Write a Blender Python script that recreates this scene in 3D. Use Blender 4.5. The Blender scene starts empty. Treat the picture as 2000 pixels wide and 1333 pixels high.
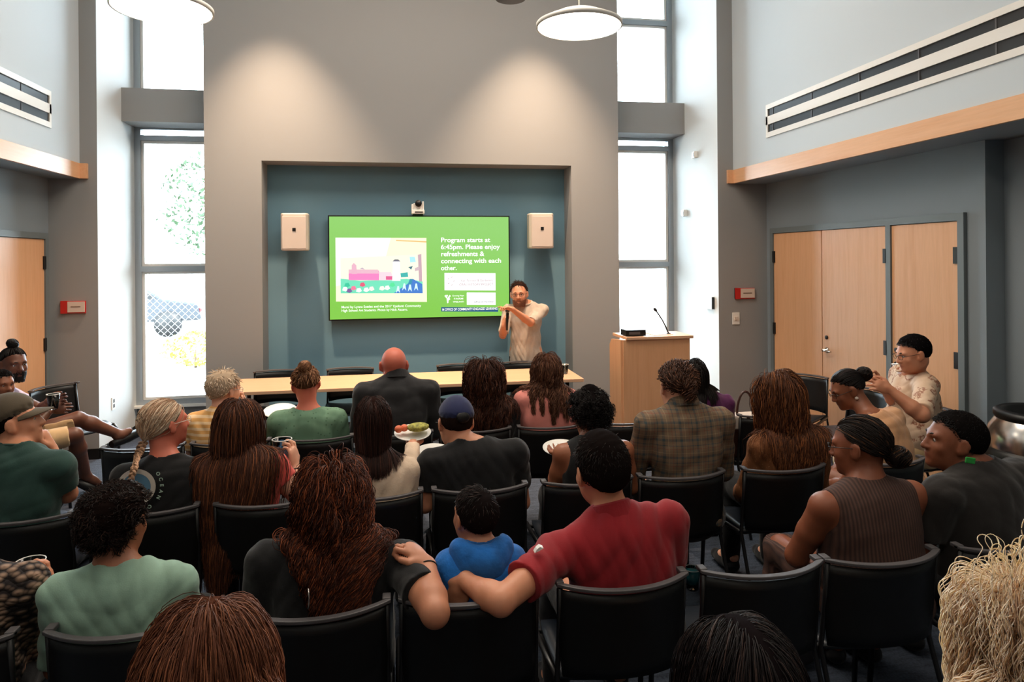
import bpy, bmesh, math, random
import numpy as np
from mathutils import Vector, Matrix, Euler
PI = math.pi
S = bpy.context.scene
COL = S.collection
random.seed(7); RNG = np.random.default_rng(7)

# ------------------------------------------------------------------ camera
EYE = Vector((0.0, 0.0, 1.88)); YAW = math.radians(9.87); ROLL = -0.008; F = 1333.0; PV = 506.0
cam_d = bpy.data.cameras.new('camera'); cam = bpy.data.objects.new('camera', cam_d); COL.objects.link(cam)
cam_d.sensor_width = 36.0; cam_d.lens = 36.0 * F / 2000.0
cam_d.shift_y = -(666.5 - PV) / 2000.0
CAMR = Matrix.Rotation(-YAW, 3, 'Z') @ Matrix.Rotation(PI / 2, 3, 'X') @ Matrix.Rotation(ROLL, 3, 'Z')
cam.matrix_world = Matrix.Translation(EYE) @ CAMR.to_4x4()
cam_d.clip_start = 0.05; cam_d.clip_end = 300
S.camera = cam

def P(u, v, d):
    "point seen at pixel (u,v) at depth d"
    w = CAMR @ Vector(((u - 1000) / F * d, (PV - v) / F * d, -d))
    return np.array(w + EYE)

# ------------------------------------------------------------------ world, exposure
S.view_settings.view_transform = 'Standard'; S.view_settings.look = 'None'
S.view_settings.gamma = 1.0; S.view_settings.use_curve_mapping = False
S.view_settings.exposure = 0.45
W = bpy.data.worlds.new('sky'); S.world = W; W.use_nodes = True
nt = W.node_tree; nt.nodes.clear()
wo = nt.nodes.new('ShaderNodeOutputWorld'); wb = nt.nodes.new('ShaderNodeBackground')
wb.inputs['Color'].default_value = (0.74, 0.9, 1.0, 1); wb.inputs['Strength'].default_value = 17.0
nt.links.new(wb.outputs[0], wo.inputs[0])
sun_d = bpy.data.lights.new('sun', 'SUN'); sun_d.energy = 5.0; sun_d.angle = 0.02; sun_d.color = (1, .97, .92)
sun = bpy.data.objects.new('sun', sun_d); COL.objects.link(sun)
sun.rotation_euler = (math.radians(38), math.radians(20), math.radians(30)); sun.location = (0, 30, 20)
S.cycles.max_bounces = 8; S.cycles.diffuse_bounces = 5; S.cycles.sample_clamp_indirect = 6.0
S.cycles.caustics_reflective = False; S.cycles.caustics_refractive = False

def spot(name, loc, target, power, size, blend, color, radius=0.05):
    l = bpy.data.lights.new(name, 'SPOT'); l.energy = power; l.spot_size = math.radians(size); l.spot_blend = blend
    l.color = color; l.shadow_soft_size = radius
    o = bpy.data.objects.new(name, l); COL.objects.link(o); o.location = loc
    o.rotation_euler = (Vector(target) - Vector(loc)).to_track_quat('-Z', 'Y').to_euler()
    return o
WARM = (1.0, 0.72, 0.50)
spot('wall_washer_left', (-1.19, 6.62, 5.3), (-1.19, 6.72, 0), 760, 68, 0.85, WARM)
spot('wall_washer_right', (1.51, 6.62, 5.3), (1.51, 6.72, 0), 760, 68, 0.85, WARM)
def ceil_area(name, x, y, sx, sy, power, color):
    l = bpy.data.lights.new(name, 'AREA'); l.shape = 'RECTANGLE'; l.size = sx; l.size_y = sy; l.energy = power; l.color = color
    o = bpy.data.objects.new(name, l); COL.objects.link(o); o.location = (x, y, 5.55); return o
ceil_area('ceiling_fill_rear', 0.3, 0.6, 3.0, 3.0, 20, (1, .86, .72))  # added area lamp without a fixture, ambient fill over the audience
ceil_area('ceiling_fill_front', 0.3, 5.0, 3.5, 1.6, 130, (1, .86, .72))  # added unseen area lamp, ambient fill that brightens the front of the room

# ------------------------------------------------------------------ materials
def sl(c):
    "sRGB 0-255 -> linear"
    out = []
    for v in c:
        v = v / 255.0
        out.append(v / 12.92 if v <= 0.04045 else ((v + 0.055) / 1.055) ** 2.4)
    return (*out, 1.0)

class M:
    "thin wrapper for building node materials"
    def __init__(s, name):
        s.m = bpy.data.materials.new(name); s.m.use_nodes = True
        s.nt = s.m.node_tree; s.b = s.nt.nodes['Principled BSDF']; s.out = s.nt.nodes['Material Output']
    def n(s, t, **kw):
        nd = s.nt.nodes.new(t)
        for k, v in kw.items(): setattr(nd, k, v)
        return nd
    def l(s, a, b): s.nt.links.new(a, b)
    def co(s, scale=(1, 1, 1), rot=(0, 0, 0)):
        tc = s.n('ShaderNodeTexCoord'); mp = s.n('ShaderNodeMapping')
        mp.inputs['Scale'].default_value = scale; mp.inputs['Rotation'].default_value = rot
        s.l(tc.outputs['Object'], mp.inputs['Vector']); return mp.outputs['Vector']
    def noise(s, vec, scale, detail=3, rough=.5):
        t = s.n('ShaderNodeTexNoise'); t.inputs['Scale'].default_value = scale; t.inputs['Detail'].default_value = detail
        t.inputs['Roughness'].default_value = rough
        s.l(vec, t.inputs['Vector']); return t.outputs['Fac']
    def ramp(s, fac, stops, interp='LINEAR'):
        r = s.n('ShaderNodeValToRGB'); r.color_ramp.interpolation = interp
        el = r.color_ramp.elements
        while len(el) < len(stops): el.new(0.5)
        for e, (p, c) in zip(el, stops): e.position = p; e.color = c
        s.l(fac, r.inputs['Fac']); return r.outputs['Color']
    def bump(s, h, strength=.3, dist=.01):
        b = s.n('ShaderNodeBump'); b.inputs['Strength'].default_value = strength; b.inputs['Distance'].default_value = dist
        s.l(h, b.inputs['Height']); s.l(b.outputs[0], s.b.inputs['Normal'])
    def math(s, op, a, b=None):
        m = s.n('ShaderNodeMath', operation=op)
        for i, v in enumerate((a, b)):
            if v is None: continue
            if isinstance(v, (int, float)): m.inputs[i].default_value = v
            else: s.l(v, m.inputs[i])
        return m.outputs[0]
    def mix(s, fac, a, b, blend='MIX'):
        m = s.n('ShaderNodeMix', data_type='RGBA', blend_type=blend)
        for i, v in ((0, fac), (6, a), (7, b)):
            if isinstance(v, (int, float)): m.inputs[i].default_value = v
            elif isinstance(v, tuple): m.inputs[i].default_value = v
            else: s.l(v, m.inputs[i])
        return m.outputs[2]
    def xyz(s, vec):
        x = s.n('ShaderNodeSeparateXYZ'); s.l(vec, x.inputs[0]); return x.outputs

def plain(name, c, rough=.5, metal=0.0, bump=0, bscale=60, var=0.0, spec=.5, sheen=0):
    m = M(name); m.b.inputs['Base Color'].default_value = sl(c); m.b.inputs['Roughness'].default_value = rough
    m.b.inputs['Metallic'].default_value = metal; m.b.inputs['Specular IOR Level'].default_value = spec
    if sheen: m.b.inputs['Sheen Weight'].default_value = sheen
    if bump or var:
        f = m.noise(m.co(), bscale, 4)
        if bump: m.bump(f, bump, .004)
        if var:
            a = sl([max(0, x * (1 - var)) for x in c]); b = sl([min(255, x * (1 + var)) for x in c])
            m.l(m.ramp(f, [(.3, a), (.7, b)]), m.b.inputs['Base Color'])
    return m.m

def emit(name, c, strength):
    m = M(name); m.b.inputs['Base Color'].default_value = (0, 0, 0, 1)
    m.b.inputs['Emission Color'].default_value = sl(c); m.b.inputs['Emission Strength'].default_value = strength
    m.b.inputs['Roughness'].default_value = .3
    return m.m

def wood(name, c1, c2, axis=2, scale=1.0, rough=.4):
    m = M(name); sc = [9, 9, 9]; sc[axis] = 0.55
    v = m.co(tuple(x * scale for x in sc))
    f = m.noise(v, 1.6, 6, .62)
    g = m.noise(m.co(tuple(x * 5 * scale for x in sc)), 2.0, 3)
    col = m.ramp(f, [(.28, sl(c2)), (.52, sl(c1)), (.75, sl(c2))])
    col = m.mix(.12, col, m.ramp(g, [(.3, sl([x * .75 for x in c1])), (.7, sl(c1))]))
    m.l(col, m.b.inputs['Base Color']); m.b.inputs['Roughness'].default_value = rough
    m.bump(g, .05, .002)
    return m.m

def glass_mat(name, tint=(1, 1, 1, 1)):
    m = M(name); m.nt.nodes.remove(m.b)
    tr = m.n('ShaderNodeBsdfTransparent'); tr.inputs[0].default_value = tint
    gl = m.n('ShaderNodeBsdfGlossy'); gl.inputs['Roughness'].default_value = .02
    fr = m.n('ShaderNodeFresnel'); fr.inputs['IOR'].default_value = 1.45
    mx = m.n('ShaderNodeMixShader')
    m.l(fr.outputs[0], mx.inputs[0]); m.l(tr.outputs[0], mx.inputs[1]); m.l(gl.outputs[0], mx.inputs[2])
    m.l(mx.outputs[0], m.out.inputs['Surface'])
    return m.m

MT = {}
MT['wall'] = plain('grey_wall_paint', (146, 146, 145), .85, bump=.05, bscale=220)
MT['wall_white'] = plain('white_wall_paint', (222, 226, 226), .8, bump=.04, bscale=220)
MT['wall_pale'] = plain('pale_blue_wall_paint', (196, 206, 212), .8, bump=.04, bscale=220)
MT['niche'] = plain('slate_blue_wall_paint', (104, 140, 156), .8, bump=.05, bscale=220)
MT['wall_side'] = plain('blue_grey_wall_paint', (128, 138, 144), .8, bump=.05, bscale=220)
MT['ceiling'] = plain('ceiling_white', (228, 230, 230), .9, bump=.03)
MT['maple_v'] = wood('maple_veneer_upright', (226, 172, 128), (216, 158, 112), 2)
MT['maple_y'] = wood('maple_veneer_along', (228, 178, 136), (220, 164, 120), 1)
MT['maple_x'] = wood('maple_veneer_across', (224, 178, 142), (214, 168, 130), 0)
MT['frame'] = plain('grey_door_frame', (104, 112, 114), .5)
MT['alu'] = plain('brushed_aluminium', (168, 176, 182), .38, .55)
MT['steel'] = plain('stainless_steel', (205, 200, 195), .22, 1.0)
MT['black'] = plain('black_plastic', (13, 13, 14), .42, spec=.4)
MT['blackmetal'] = plain('black_powder_coat', (20, 20, 22), .38)
MT['rail'] = plain('dark_grey_rail', (76, 73, 75), .5)
MT['white'] = plain('white_plastic', (232, 230, 224), .4)
MT['cream'] = plain('cream_plastic', (214, 198, 184), .5)
MT['red'] = plain('red_plastic', (190, 28, 28), .4)
MT['glass'] = glass_mat('window_glass')
MT['cupglass'] = glass_mat('clear_plastic', (.86, .92, .94, 1))
m = M('carpet'); v = m.co((1, 1, 1))
f1 = m.noise(v, 90, 2); f2 = m.noise(m.co((1, 4, 1)), 9, 3)
m.l(m.mix(.5, m.ramp(f1, [(.3, sl((28, 34, 46))), (.7, sl((72, 82, 98)))]), m.ramp(f2, [(.35, sl((32, 40, 54))), (.65, sl((70, 80, 96)))])), m.b.inputs['Base Color'])
m.b.inputs['Roughness'].default_value = .95; m.bump(f1, .5, .006); MT['carpet'] = m.m

# ------------------------------------------------------------------ mesh helpers
def new_mesh_obj(name, me, mats, parent=None, loc=None):
    o = bpy.data.objects.new(name, me); COL.objects.link(o)
    for mm in (mats if isinstance(mats, (list, tuple)) else [mats]): me.materials.append(mm)
    if parent is not None: o.parent = parent
    if loc is not None: o.location = loc
    return o

def tag(o, label=None, cat=None, group=None, kind=None):
    if label: o['label'] = label
    if cat: o['category'] = cat
    if group: o['group'] = group
    if kind: o['kind'] = kind
    return o

def thing(name, label, cat, loc=(0, 0, 0), rz=0.0, group=None):
    o = bpy.data.objects.new(name, None); COL.objects.link(o); o.empty_display_size = .1
    o.location = loc; o.rotation_euler = (0, 0, rz)
    return tag(o, label, cat, group)

class MB:
    "collects shapes into one mesh"
    def __init__(s): s.v = []; s.f = []; s.mi = []; s.cur = 0; s.sm = []; s.smooth = False
    def add(s, vs, fs):
        b = len(s.v); s.v += [tuple(float(c) for c in x) for x in vs]
        for f in fs: s.f.append([i + b for i in f]); s.mi.append(s.cur); s.sm.append(s.smooth)
        return s
    def box(s, x0, x1, y0, y1, z0, z1, M4=None):
        vs = [(x, y, z) for x in (x0, x1) for y in (y0, y1) for z in (z0, z1)]
        if M4 is not None: vs = [tuple(M4 @ Vector(v)) for v in vs]
        return s.add(vs, [(0, 1, 3, 2), (4, 6, 7, 5), (0, 4, 5, 1), (2, 3, 7, 6), (0, 2, 6, 4), (1, 5, 7, 3)])
    def cbox(s, c, size, M4=None):
        return s.box(c[0] - size[0] / 2, c[0] + size[0] / 2, c[1] - size[1] / 2, c[1] + size[1] / 2, c[2] - size[2] / 2, c[2] + size[2] / 2, M4)
    def tube(s, pts, r, sides=8, caps=True, closed=False):
        pts = [Vector(p) for p in pts]; n = len(pts); rr = r if isinstance(r, (list, tuple)) else [r] * n
        sm = s.smooth; s.smooth = True
        up = None; vs = []
        for i, p in enumerate(pts):
            if closed: t = pts[(i + 1) % n] - pts[i - 1]
            else: t = pts[min(i + 1, n - 1)] - pts[max(i - 1, 0)]
            t.normalize()
            if up is None:
                up = Vector((0, 0, 1)) if abs(t.z) < .9 else Vector((0, 1, 0))
            a = t.cross(up)
            if a.length < 1e-5: a = t.cross(Vector((1, 0, 0)))
            a.normalize(); b = a.cross(t).normalized(); up = b
            for k in range(sides):
                an = 2 * PI * k / sides
                vs.append(p + (a * math.cos(an) + b * math.sin(an)) * rr[i])
        fs = []
        for i in range(n if closed else n - 1):
            j = (i + 1) % n
            for k in range(sides):
                k2 = (k + 1) % sides
                fs.append((i * sides + k, j * sides + k, j * sides + k2, i * sides + k2))
        s.add(vs, fs)
        if caps and not closed:
            s.smooth = False
            s.add(vs[:sides], [tuple(range(sides))]); s.add(vs[-sides:], [tuple(reversed(range(sides)))])
        s.smooth = sm
        return s
    def lathe(s, prof, c=(0, 0, 0), seg=40, M4=None, smooth=True):
        vs = []
        for (r, z) in prof:
            for k in range(seg):
                a = 2 * PI * k / seg
                v = Vector((c[0] + r * math.cos(a), c[1] + r * math.sin(a), c[2] + z))
                vs.append(M4 @ v if M4 is not None else v)
        fs = []
        for i in range(len(prof) - 1):
            for k in range(seg):
                k2 = (k + 1) % seg
                fs.append((i * seg + k, i * seg + k2, (i + 1) * seg + k2, (i + 1) * seg + k))
        sm = s.smooth; s.smooth = smooth; s.add(vs, fs); s.smooth = sm
        return s
    def prism(s, poly, lo, hi, axis='y'):
        "polygon in the plane perpendicular to axis, extruded lo..hi"
        def mk(a, b, t): return {'y': (a, t, b), 'x': (t, a, b), 'z': (a, b, t)}[axis]
        n = len(poly); vs = [mk(a, b, lo) for a, b in poly] + [mk(a, b, hi) for a, b in poly]
        fs = [tuple(range(n)), tuple(reversed(range(n, 2 * n)))] + [(i, i + n, (i + 1) % n + n, (i + 1) % n) for i in range(n)]
        return s.add(vs, fs)
    def build(s, name, mats, parent=None, bevel=0, loc=None, fix=True):
        me = bpy.data.meshes.new(name); me.from_pydata(s.v, [], s.f)
        me.polygons.foreach_set('material_index', s.mi); me.polygons.foreach_set('use_smooth', s.sm)
        if fix:
            bm = bmesh.new(); bm.from_mesh(me); bmesh.ops.remove_doubles(bm, verts=bm.verts, dist=1e-6)
            bmesh.ops.recalc_face_normals(bm, faces=bm.faces); bm.to_mesh(me); bm.free()
        o = new_mesh_obj(name, me, mats, parent, loc)
        if bevel:
            b = o.modifiers.new('bevel', 'BEVEL'); b.width = bevel; b.segments = 2; b.limit_method = 'ANGLE'
        return o

def struct(name, mb, mat, parent=None, bevel=0):
    o = mb.build(name, mat, parent, bevel)
    if parent is None: tag(o, kind='structure')
    return o

# ------------------------------------------------------------------ room shell
XL, XR = -2.779, 3.451           # window-bay reveals
XLu, XRu = -2.932, 3.63          # upper side walls
XLl, XRl = -3.206, 4.02          # lower side walls with the doors
YL, YR = 7.10, 6.864             # fronts of the side piers
YP, YN, YW = 7.375, 7.70, 8.10   # front wall face, niche back, window plane
ZC, ZB0, ZB1 = 5.6, 2.68, 2.82
PX0, PX1, NX0, NX1, NZ = -1.888, 2.51, -1.331, 1.961, 2.915
struct('floor', MB().box(-4.2, 5.6, -3.6, 8.3, -.1, 0), MT['carpet'])
struct('ceiling', MB().box(-4.2, 5.6, -3.6, 8.3, ZC, ZC + .1), MT['ceiling'])
struct('wall_front', MB().box(PX0, NX0, YP, 8.3, 0, ZC).box(NX1, PX1, YP, 8.3, 0, ZC).box(NX0, NX1, YP, 8.3, NZ, ZC), MT['wall'])
struct('wall_niche', MB().box(NX0, NX1, YN, 8.3, 0, NZ), MT['niche'])
struct('wall_left', MB().box(XLl - .3, XLl, -3.6, YL, 0, ZB0), MT['wall_side'])
struct('wall_left_upper', MB().box(XLl - .3, XLu, -3.6, YL, ZB0, ZC), MT['wall_pale'])
struct('wall_left_pier', MB().box(XLl - .3, XL, YL, 8.3, 0, ZC), [MT['wall'], MT['wall_white']])
struct('wall_right', MB().box(XRl, XRl + 1.2, 4.07, YR, 0, ZB0).box(XRl + .15, XRl + 1.2, -3.6, 4.07, 0, ZB0), MT['wall_side'])
struct('wall_right_upper', MB().box(XRu, XRl + 1.2, -3.6, YR, ZB0, ZC), MT['wall_pale'])
struct('wall_right_pier', MB().box(XR, XRl + 1.2, YR, 8.3, 0, ZC), [MT['wall'], MT['wall_white']])
struct('wall_back', MB().box(-4.2, 5.6, -3.6, -3.5, 0, ZC), MT['wall'])
for nm, sx in (('wall_left_pier', 1), ('wall_right_pier', -1)):
    me = bpy.data.objects[nm].data
    for p in me.polygons:
        if p.normal.x * sx > .9: p.material_index = 1      # the bay reveals are painted white
# soffit undersides are grey like the lower wall; the maple band wraps the corner
struct('trim_1', MB().box(XLu - .25, XLu + .012, -3.6, YL - .001, ZB0 - .004, ZB1).box(XLu, XLu + .075, YL - .03, YL, ZB0 - .004, ZB1), MT['maple_y'])
struct('trim_2', MB().box(XRu - .012, XRu + .25, -3.6, YR - .001, ZB0 - .004, ZB1).box(XRu - .075, XRu, YR - .03, YR, ZB0 - .004, ZB1), MT['maple_y'])
struct('trim_3', MB().box(XLl, XLu - .012, -3.6, YL, ZB0 - .006, ZB0 - .001), MT['wall_side'])
struct('trim_4', MB().box(XRu + .012, XRl + .15, -3.6, YR, ZB0 - .006, ZB0 - .001), MT['wall_side'])
def baseboard(name, *boxes):
    mb = MB()
    for b in boxes: mb.box(*b)
    struct(name, mb, MT['black'])
baseboard('baseboard_front', (PX0 - .0, NX0, YP - .012, YP, 0, .1), (NX1, PX1, YP - .012, YP, 0, .1), (NX0, NX1, YN - .012, YN, 0, .1))
baseboard('baseboard_left', (XLl, XLl + .012, -3.5, 5.9, 0, .1), (XL, XL + .012, YL, YW - .05, 0, .1), (XLl, XL, YL - .012, YL, 0, .1))
baseboard('baseboard_right', (XR - .012, XR, YR, YW - .05, 0, .1), (XR, XRl, YR - .012, YR, 0, .1), (XRl + .138, XRl + .15, -3.5, 4.06, 0, .1))
# bulkheads across the bays, low walls beneath the windows
struct('wall_left_bulkhead', MB().box(XL, PX0, 7.70, 8.06, 3.35, 3.70), MT['wall'])
struct('wall_right_bulkhead', MB().box(PX1, XR, 7.70, 8.06, 3.36, 3.73), MT['wall'])
struct('wall_left_sill', MB().box(XL, PX0, YW - .03, 8.3, 0, .30), MT['wall'])
struct('wall_right_sill', MB().box(PX1, XR, YW - .03, 8.3, 0, .30), MT['wall'])

def window(n, x0, x1, flip):
    fr = MB(); w = .065; y0, y1 = YW - .05, YW + .05
    for (z0, z1, muls) in ((.30, 3.36, (1.80, 3.24)), (3.68, ZC, (4.80,))):
        fr.box(x0, x0 + w, y0, y1, z0, z1); fr.box(x1 - w, x1, y0, y1, z0, z1)
        fr.box(x0 + w, x1 - w, y0, y1, z0, z0 + w); fr.box(x0 + w, x1 - w, y0, y1, z1 - .03, z1)
        for zm in muls: fr.box(x0 + w, x1 - w, y0, y1, zm - .03, zm + .03)
    o = struct('window_%d' % n, fr, MT['alu'])
    k = 0
    for (z0, z1) in ((.365, 1.77), (1.83, 3.21), (3.27, 3.33), (3.745, 4.77), (4.83, ZC - .03)):
        MB().box(x0 + w, x1 - w, YW - .004, YW + .004, z0, z1).build('window_pane', MT['glass'], o)
        t = .028
        if z1 - z0 > .2:
            g = MB()
            g.box(x0 + w, x0 + w + t, YW - .03, YW + .03, z0, z1).box(x1 - w - t, x1 - w, YW - .03, YW + .03, z0, z1)
            g.box(x0 + w + t, x1 - w - t, YW - .03, YW + .03, z0, z0 + t).box(x0 + w + t, x1 - w - t, YW - .03, YW + .03, z1 - t, z1)
            g.build('sash', MT['white'], o)
    MB().box(x0, x1, YW - .11, YW - .03, .285, .31).build('window_sill', MT['white'], o)
window(1, XL, PX0, 0); window(2, PX1, XR, 1)

# doors -------------------------------------------------------------
def handle(parent, x, y, z, sx, dy):
    "lever on a plate; wall normal is sx along x, lever points along dy"
    p = MB(); p.lathe([(0, 0), (.026, 0), (.026, .008), (.012, .012), (.012, .05), (0, .05)], seg=20,
                      M4=Matrix.Translation((x, y, z)) @ Matrix.Rotation(sx * PI / 2, 4, 'Y'))
    p.tube([(x + sx * .045, y, z), (x + sx * .05, y + dy * .03, z), (x + sx * .048, y + dy * .12, z)], .009, 8)
    p.build('door_handle', MT['steel'], parent)
def hinge(parent, x, y, z, sx):
    MB().box(min(x, x + sx * .012), max(x, x + sx * .012), y - .02, y + .02, z - .06, z + .06).build('hinge', MT['blackmetal'], parent)

def door(n, x, sx, y0, y1, splits, z1, hands, hinges):
    "opening in the side wall plane x, room side is sx"
    fw = .055; fr = MB(); xa, xb = sorted((x - sx * .02, x + sx * .03))
    fr.box(xa, xb, y0 - fw, y0, 0, z1 + fw).box(xa, xb, y1, y1 + fw, 0, z1 + fw).box(xa, xb, y0, y1, z1, z1 + fw)
    edges = []
    for s in splits:
        if s[1] > .02: fr.box(xa, xb, s[0] - s[1] / 2, s[0] + s[1] / 2, 0, z1)
    o = struct('door_%d' % n, fr, MT['frame'])
    lo = y0; sp = sorted(splits)
    bounds = []
    for s in sp: bounds.append((lo, s[0] - s[1] / 2)); lo = s[0] + s[1] / 2
    bounds.append((lo, y1))
    leaves = []
    for (a, b) in bounds:
        xa2, xb2 = sorted((x - sx * .02, x + sx * .018))
        leaves.append(MB().box(xa2, xb2, a + .004, b - .004, .012, z1 - .004).build('door_leaf', MT['maple_v'], o, bevel=.002))
    for (i, y, dy) in hands:
        handle(leaves[i], x + sx * .018, y, 1.0, sx, dy)
        q = MB(); q.lathe([(0, 0), (.018, 0), (.018, .012), (0, .014)], seg=16, M4=Matrix.Translation((x + sx * .018, y, 1.12)) @ Matrix.Rotation(sx * PI / 2, 4, 'Y'))
        q.build('door_lock', MT['blackmetal'], leaves[i])
    for (i, y) in hinges:
        for z in (.28, 1.12, 1.88): hinge(leaves[i], x + sx * .018, y, z, sx)
    return o
# right wall: a pair and a single leaf in one frame (leaf index 0 is the nearest)
door(1, XRl, -1, 4.28, 6.70, [(4.98, .055), (5.873, .003)], 2.13,
     [(1, 5.80, -1), (0, 4.90, -1)], [(1, 5.02), (0, 4.30), (2, 6.69)])
door(2, XLl, 1, 6.05, 6.98, [], 2.10, [(0, 6.12, 1)], [(0, 6.97)])
# ------------------------------------------------------------------ wall fittings
def slot_diffuser(name, label, x, sx, y0, y1):
    "linear air grille in the upper side wall: white frame, two dark slots with dividers"
    t = thing(name, label, 'air vent', (x, (y0 + y1) / 2, 3.05))
    L = (y1 - y0) / 2
    f = MB(); xa, xb = sorted((0, sx * .012))
    for z0, z1 in ((0, .048), (.124, .204), (.275, .32)): f.box(xa, xb, -L, L, z0, z1)
    f.box(xa, xb, -L, -L + .03, .048, .275); f.box(xa, xb, L - .03, L, .048, .275)
    f.build('frame', MT['white'], t)
    for z0, z1 in ((.048, .124), (.204, .275)):
        s = MB(); xs = sorted((-sx * .0, sx * .003)); s.box(xs[0], xs[1], -L + .03, L - .03, z0, z1)
        so = s.build('slot', MT['black'], t)
        v = MB(); y = -L + .5
        while y < L: v.box(xa, sx * .006 if sx > 0 else xb, y, y + .012, z0, z1) if sx > 0 else v.box(sx * .006, 0, y, y + .012, z0, z1); y += .62
        v.build('divider', MT['rail'], so)
slot_diffuser('air_vent', 'long white twin-slot air vent high on the left wall', XLu, 1, .6, 6.536)
slot_diffuser('air_vent', 'long white twin-slot air vent high on the right wall above the doors', XRu, -1, .6, 6.18)

def wsign(label, x0, x1, y, z):
    t = thing('wall_sign', label, 'sign', ((x0 + x1) / 2, y, z - .06)); w = (x1 - x0) / 2
    MB().box(-w, -w + .06, -.022, 0, 0, .12).box(-w, w, -.014, 0, 0, .118).build('red_backing', MT['red'], t)
    p = MB().box(-w + .062, w - .006, -.024, -.014, .012, .112).build('plate', MT['cream'], t)
    MB().box(-w + .09, w - .04, -.0255, -.024, .058, .068).build('lettering', plain('sign_ink', (120, 96, 80), .6), p)
wsign('red and white fire alarm sign on the grey pier left of the window', -3.10, -2.885, YL, 1.456)
wsign('red and white fire alarm sign on the grey pier beside the right doors', 3.635, 3.865, YR, 1.486)
t = thing('light_switch', 'white light switch plate below the red sign on the right pier', 'switch', (3.648, YR, 1.15))
MB().box(-.042, .042, -.006, 0, 0, .13).build('plate', MT['white'], t, bevel=.002)
MB().box(-.02, .0, -.012, -.006, .045, .085).box(.006, .024, -.012, -.006, .045, .085).build('rocker', MT['cream'], t)
t = thing('wall_thermostat', 'white square control panel on the white reveal beside the right window', 'thermostat', (XR, 7.04, 1.31))
MB().box(-.03, 0, -.075, .075, 0, .14).build('panel', MT['white'], t, bevel=.004)
MB().box(-.034, -.004, -.085, -.078, .005, .135).build('side', MT['black'], t)
for (yy, zz, lb) in ((7.37, 3.02, 'small white wall sensor high on the right reveal, upper of the two'), (7.67, 2.37, 'small white wall sensor on the right reveal, lower of the two')):
    t = thing('wall_sensor', lb, 'sensor', (XR, yy, zz))
    MB().box(-.05, 0, -.04, .04, 0, .08).build('housing', MT['white'], t, bevel=.01)
    MB().box(-.054, -.05, -.025, .0, .02, .06).build('lens', MT['alu'], t)
t = thing('power_outlet', 'white power outlet low on the left reveal beside the window', 'outlet', (XL, 7.43, .40))
MB().box(0, .008, -.04, .04, 0, .125).build('plate', MT['white'], t)
MB().box(.008, .010, -.016, .016, .02, .055).box(.008, .010, -.016, .016, .07, .105).build('socket', MT['black'], t)

# ------------------------------------------------------------------ pendants
def pendant(label, x, y, z, group='round pendant lamps'):
    t = thing('pendant_lamp', label, 'lamp', (x, y, z), group=group)
    R = .325
    MB().lathe([(R - .012, .0), (R, 0), (R, .03), (R - .05, .055), (.20, .085), (.18, .10), (0, .10)], seg=64).build('lamp_shade', MT['white'], t)
    MB().lathe([(0, .004), (R - .012, .004)], seg=64).build('diffuser', MT['lamp_disc'], t)
    c = MB(); c.tube([(0, 0, .10), (0, 0, ZC - z)], .006, 6)
    c.lathe([(0, .10), (.03, .10), (.03, .13), (0, .13)], seg=16); c.build('cable', MT['white'], t)
    return t
MT['lamp_disc'] = emit('lamp_diffuser', (255, 244, 226), 9.0)
pendant('round white pendant lamp hanging in front of the left window', -1.54, 5.0, 3.60)
pendant('round white pendant lamp hanging by the right end of the front wall', 1.40, 5.0, 3.63)
for (x, y) in ((-1.56, 2.6), (1.40, 2.6), (-1.56, .2), (1.40, .2), (-.1, -1.8), (2.9,1.2)):
    pendant('round white pendant lamp over the audience', x, y, 3.9)
p = P(997, -2, 5.9)
t = thing('ceiling_speaker', 'dark round fixture at the top edge of the picture', 'ceiling fixture', (p[0], p[1], p[2]))
MB().lathe([(0, 0), (.13, 0), (.135, .02), (.135, .14), (0, .14)], seg=32).build('housing', MT['rail'], t)
MB().tube([(0, 0, .14), (0, 0, ZC - p[2])], .012, 6).build('rod', MT['rail'], t)

# ------------------------------------------------------------------ screen in the niche
TX0, TX1, TZ0, TZ1, TY = -.692, 1.299, 1.226, 2.368, 7.60
tv = thing('display_screen', 'large flat screen showing a green program slide in the blue niche', 'screen', ((TX0 + TX1) / 2, TY, TZ0))
cx = (TX0 + TX1) / 2; TWd = (TX1 - TX0) / 2; TH = TZ1 - TZ0; bz = .014
MB().box(-TWd, TWd, 0, .06, 0, TH).box(-.3, .3, .06, .1, .3, .8).build('housing', MT['black'], tv, bevel=.004)
m = M('screen_green'); v = m.co(); gx = m.xyz(v)
base = m.ramp(m.math('ADD', m.math('MULTIPLY', gx[2], .55), m.math('MULTIPLY', gx[0], .08)), [(.0, sl((124, 190, 74))), (.6, sl((138, 196, 106)))])
m.b.inputs['Base Color'].default_value = (0, 0, 0, 1); m.l(base, m.b.inputs['Emission Color']); m.b.inputs['Emission Strength'].default_value = .92
m.b.inputs['Roughness'].default_value = .25
MB().box(-TWd + bz, TWd - bz, -.003, 0, bz, TH - bz).build('display', m.m, tv)
SW, SH = 2 * TWd, TH
def sxz(u, v):
    "screen local x,z from fraction of the screen (v measured down)"
    return (-TWd + u * SW, TH * (1 - v))
def pic(poly, col, yy, name, st=.95):
    pts = [sxz(*q) for q in poly]
    mb = MB(); n = len(pts); mb.add([(a, yy, b) for a, b in pts], [tuple(range(n))])
    return mb.build(name, emit(name + '_light', col, st), tv, fix=False)
def fr(px, py):  # photo pixel -> screen fraction
    return ((px - 641) / 355.0, (py - 421 - (0)) / (207 - 10 * (px - 641) / 355.0))
def rect(a, b, c, d): return [fr(a, b), fr(c, b), fr(c, d), fr(a, d)]
PY = -.0045
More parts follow.
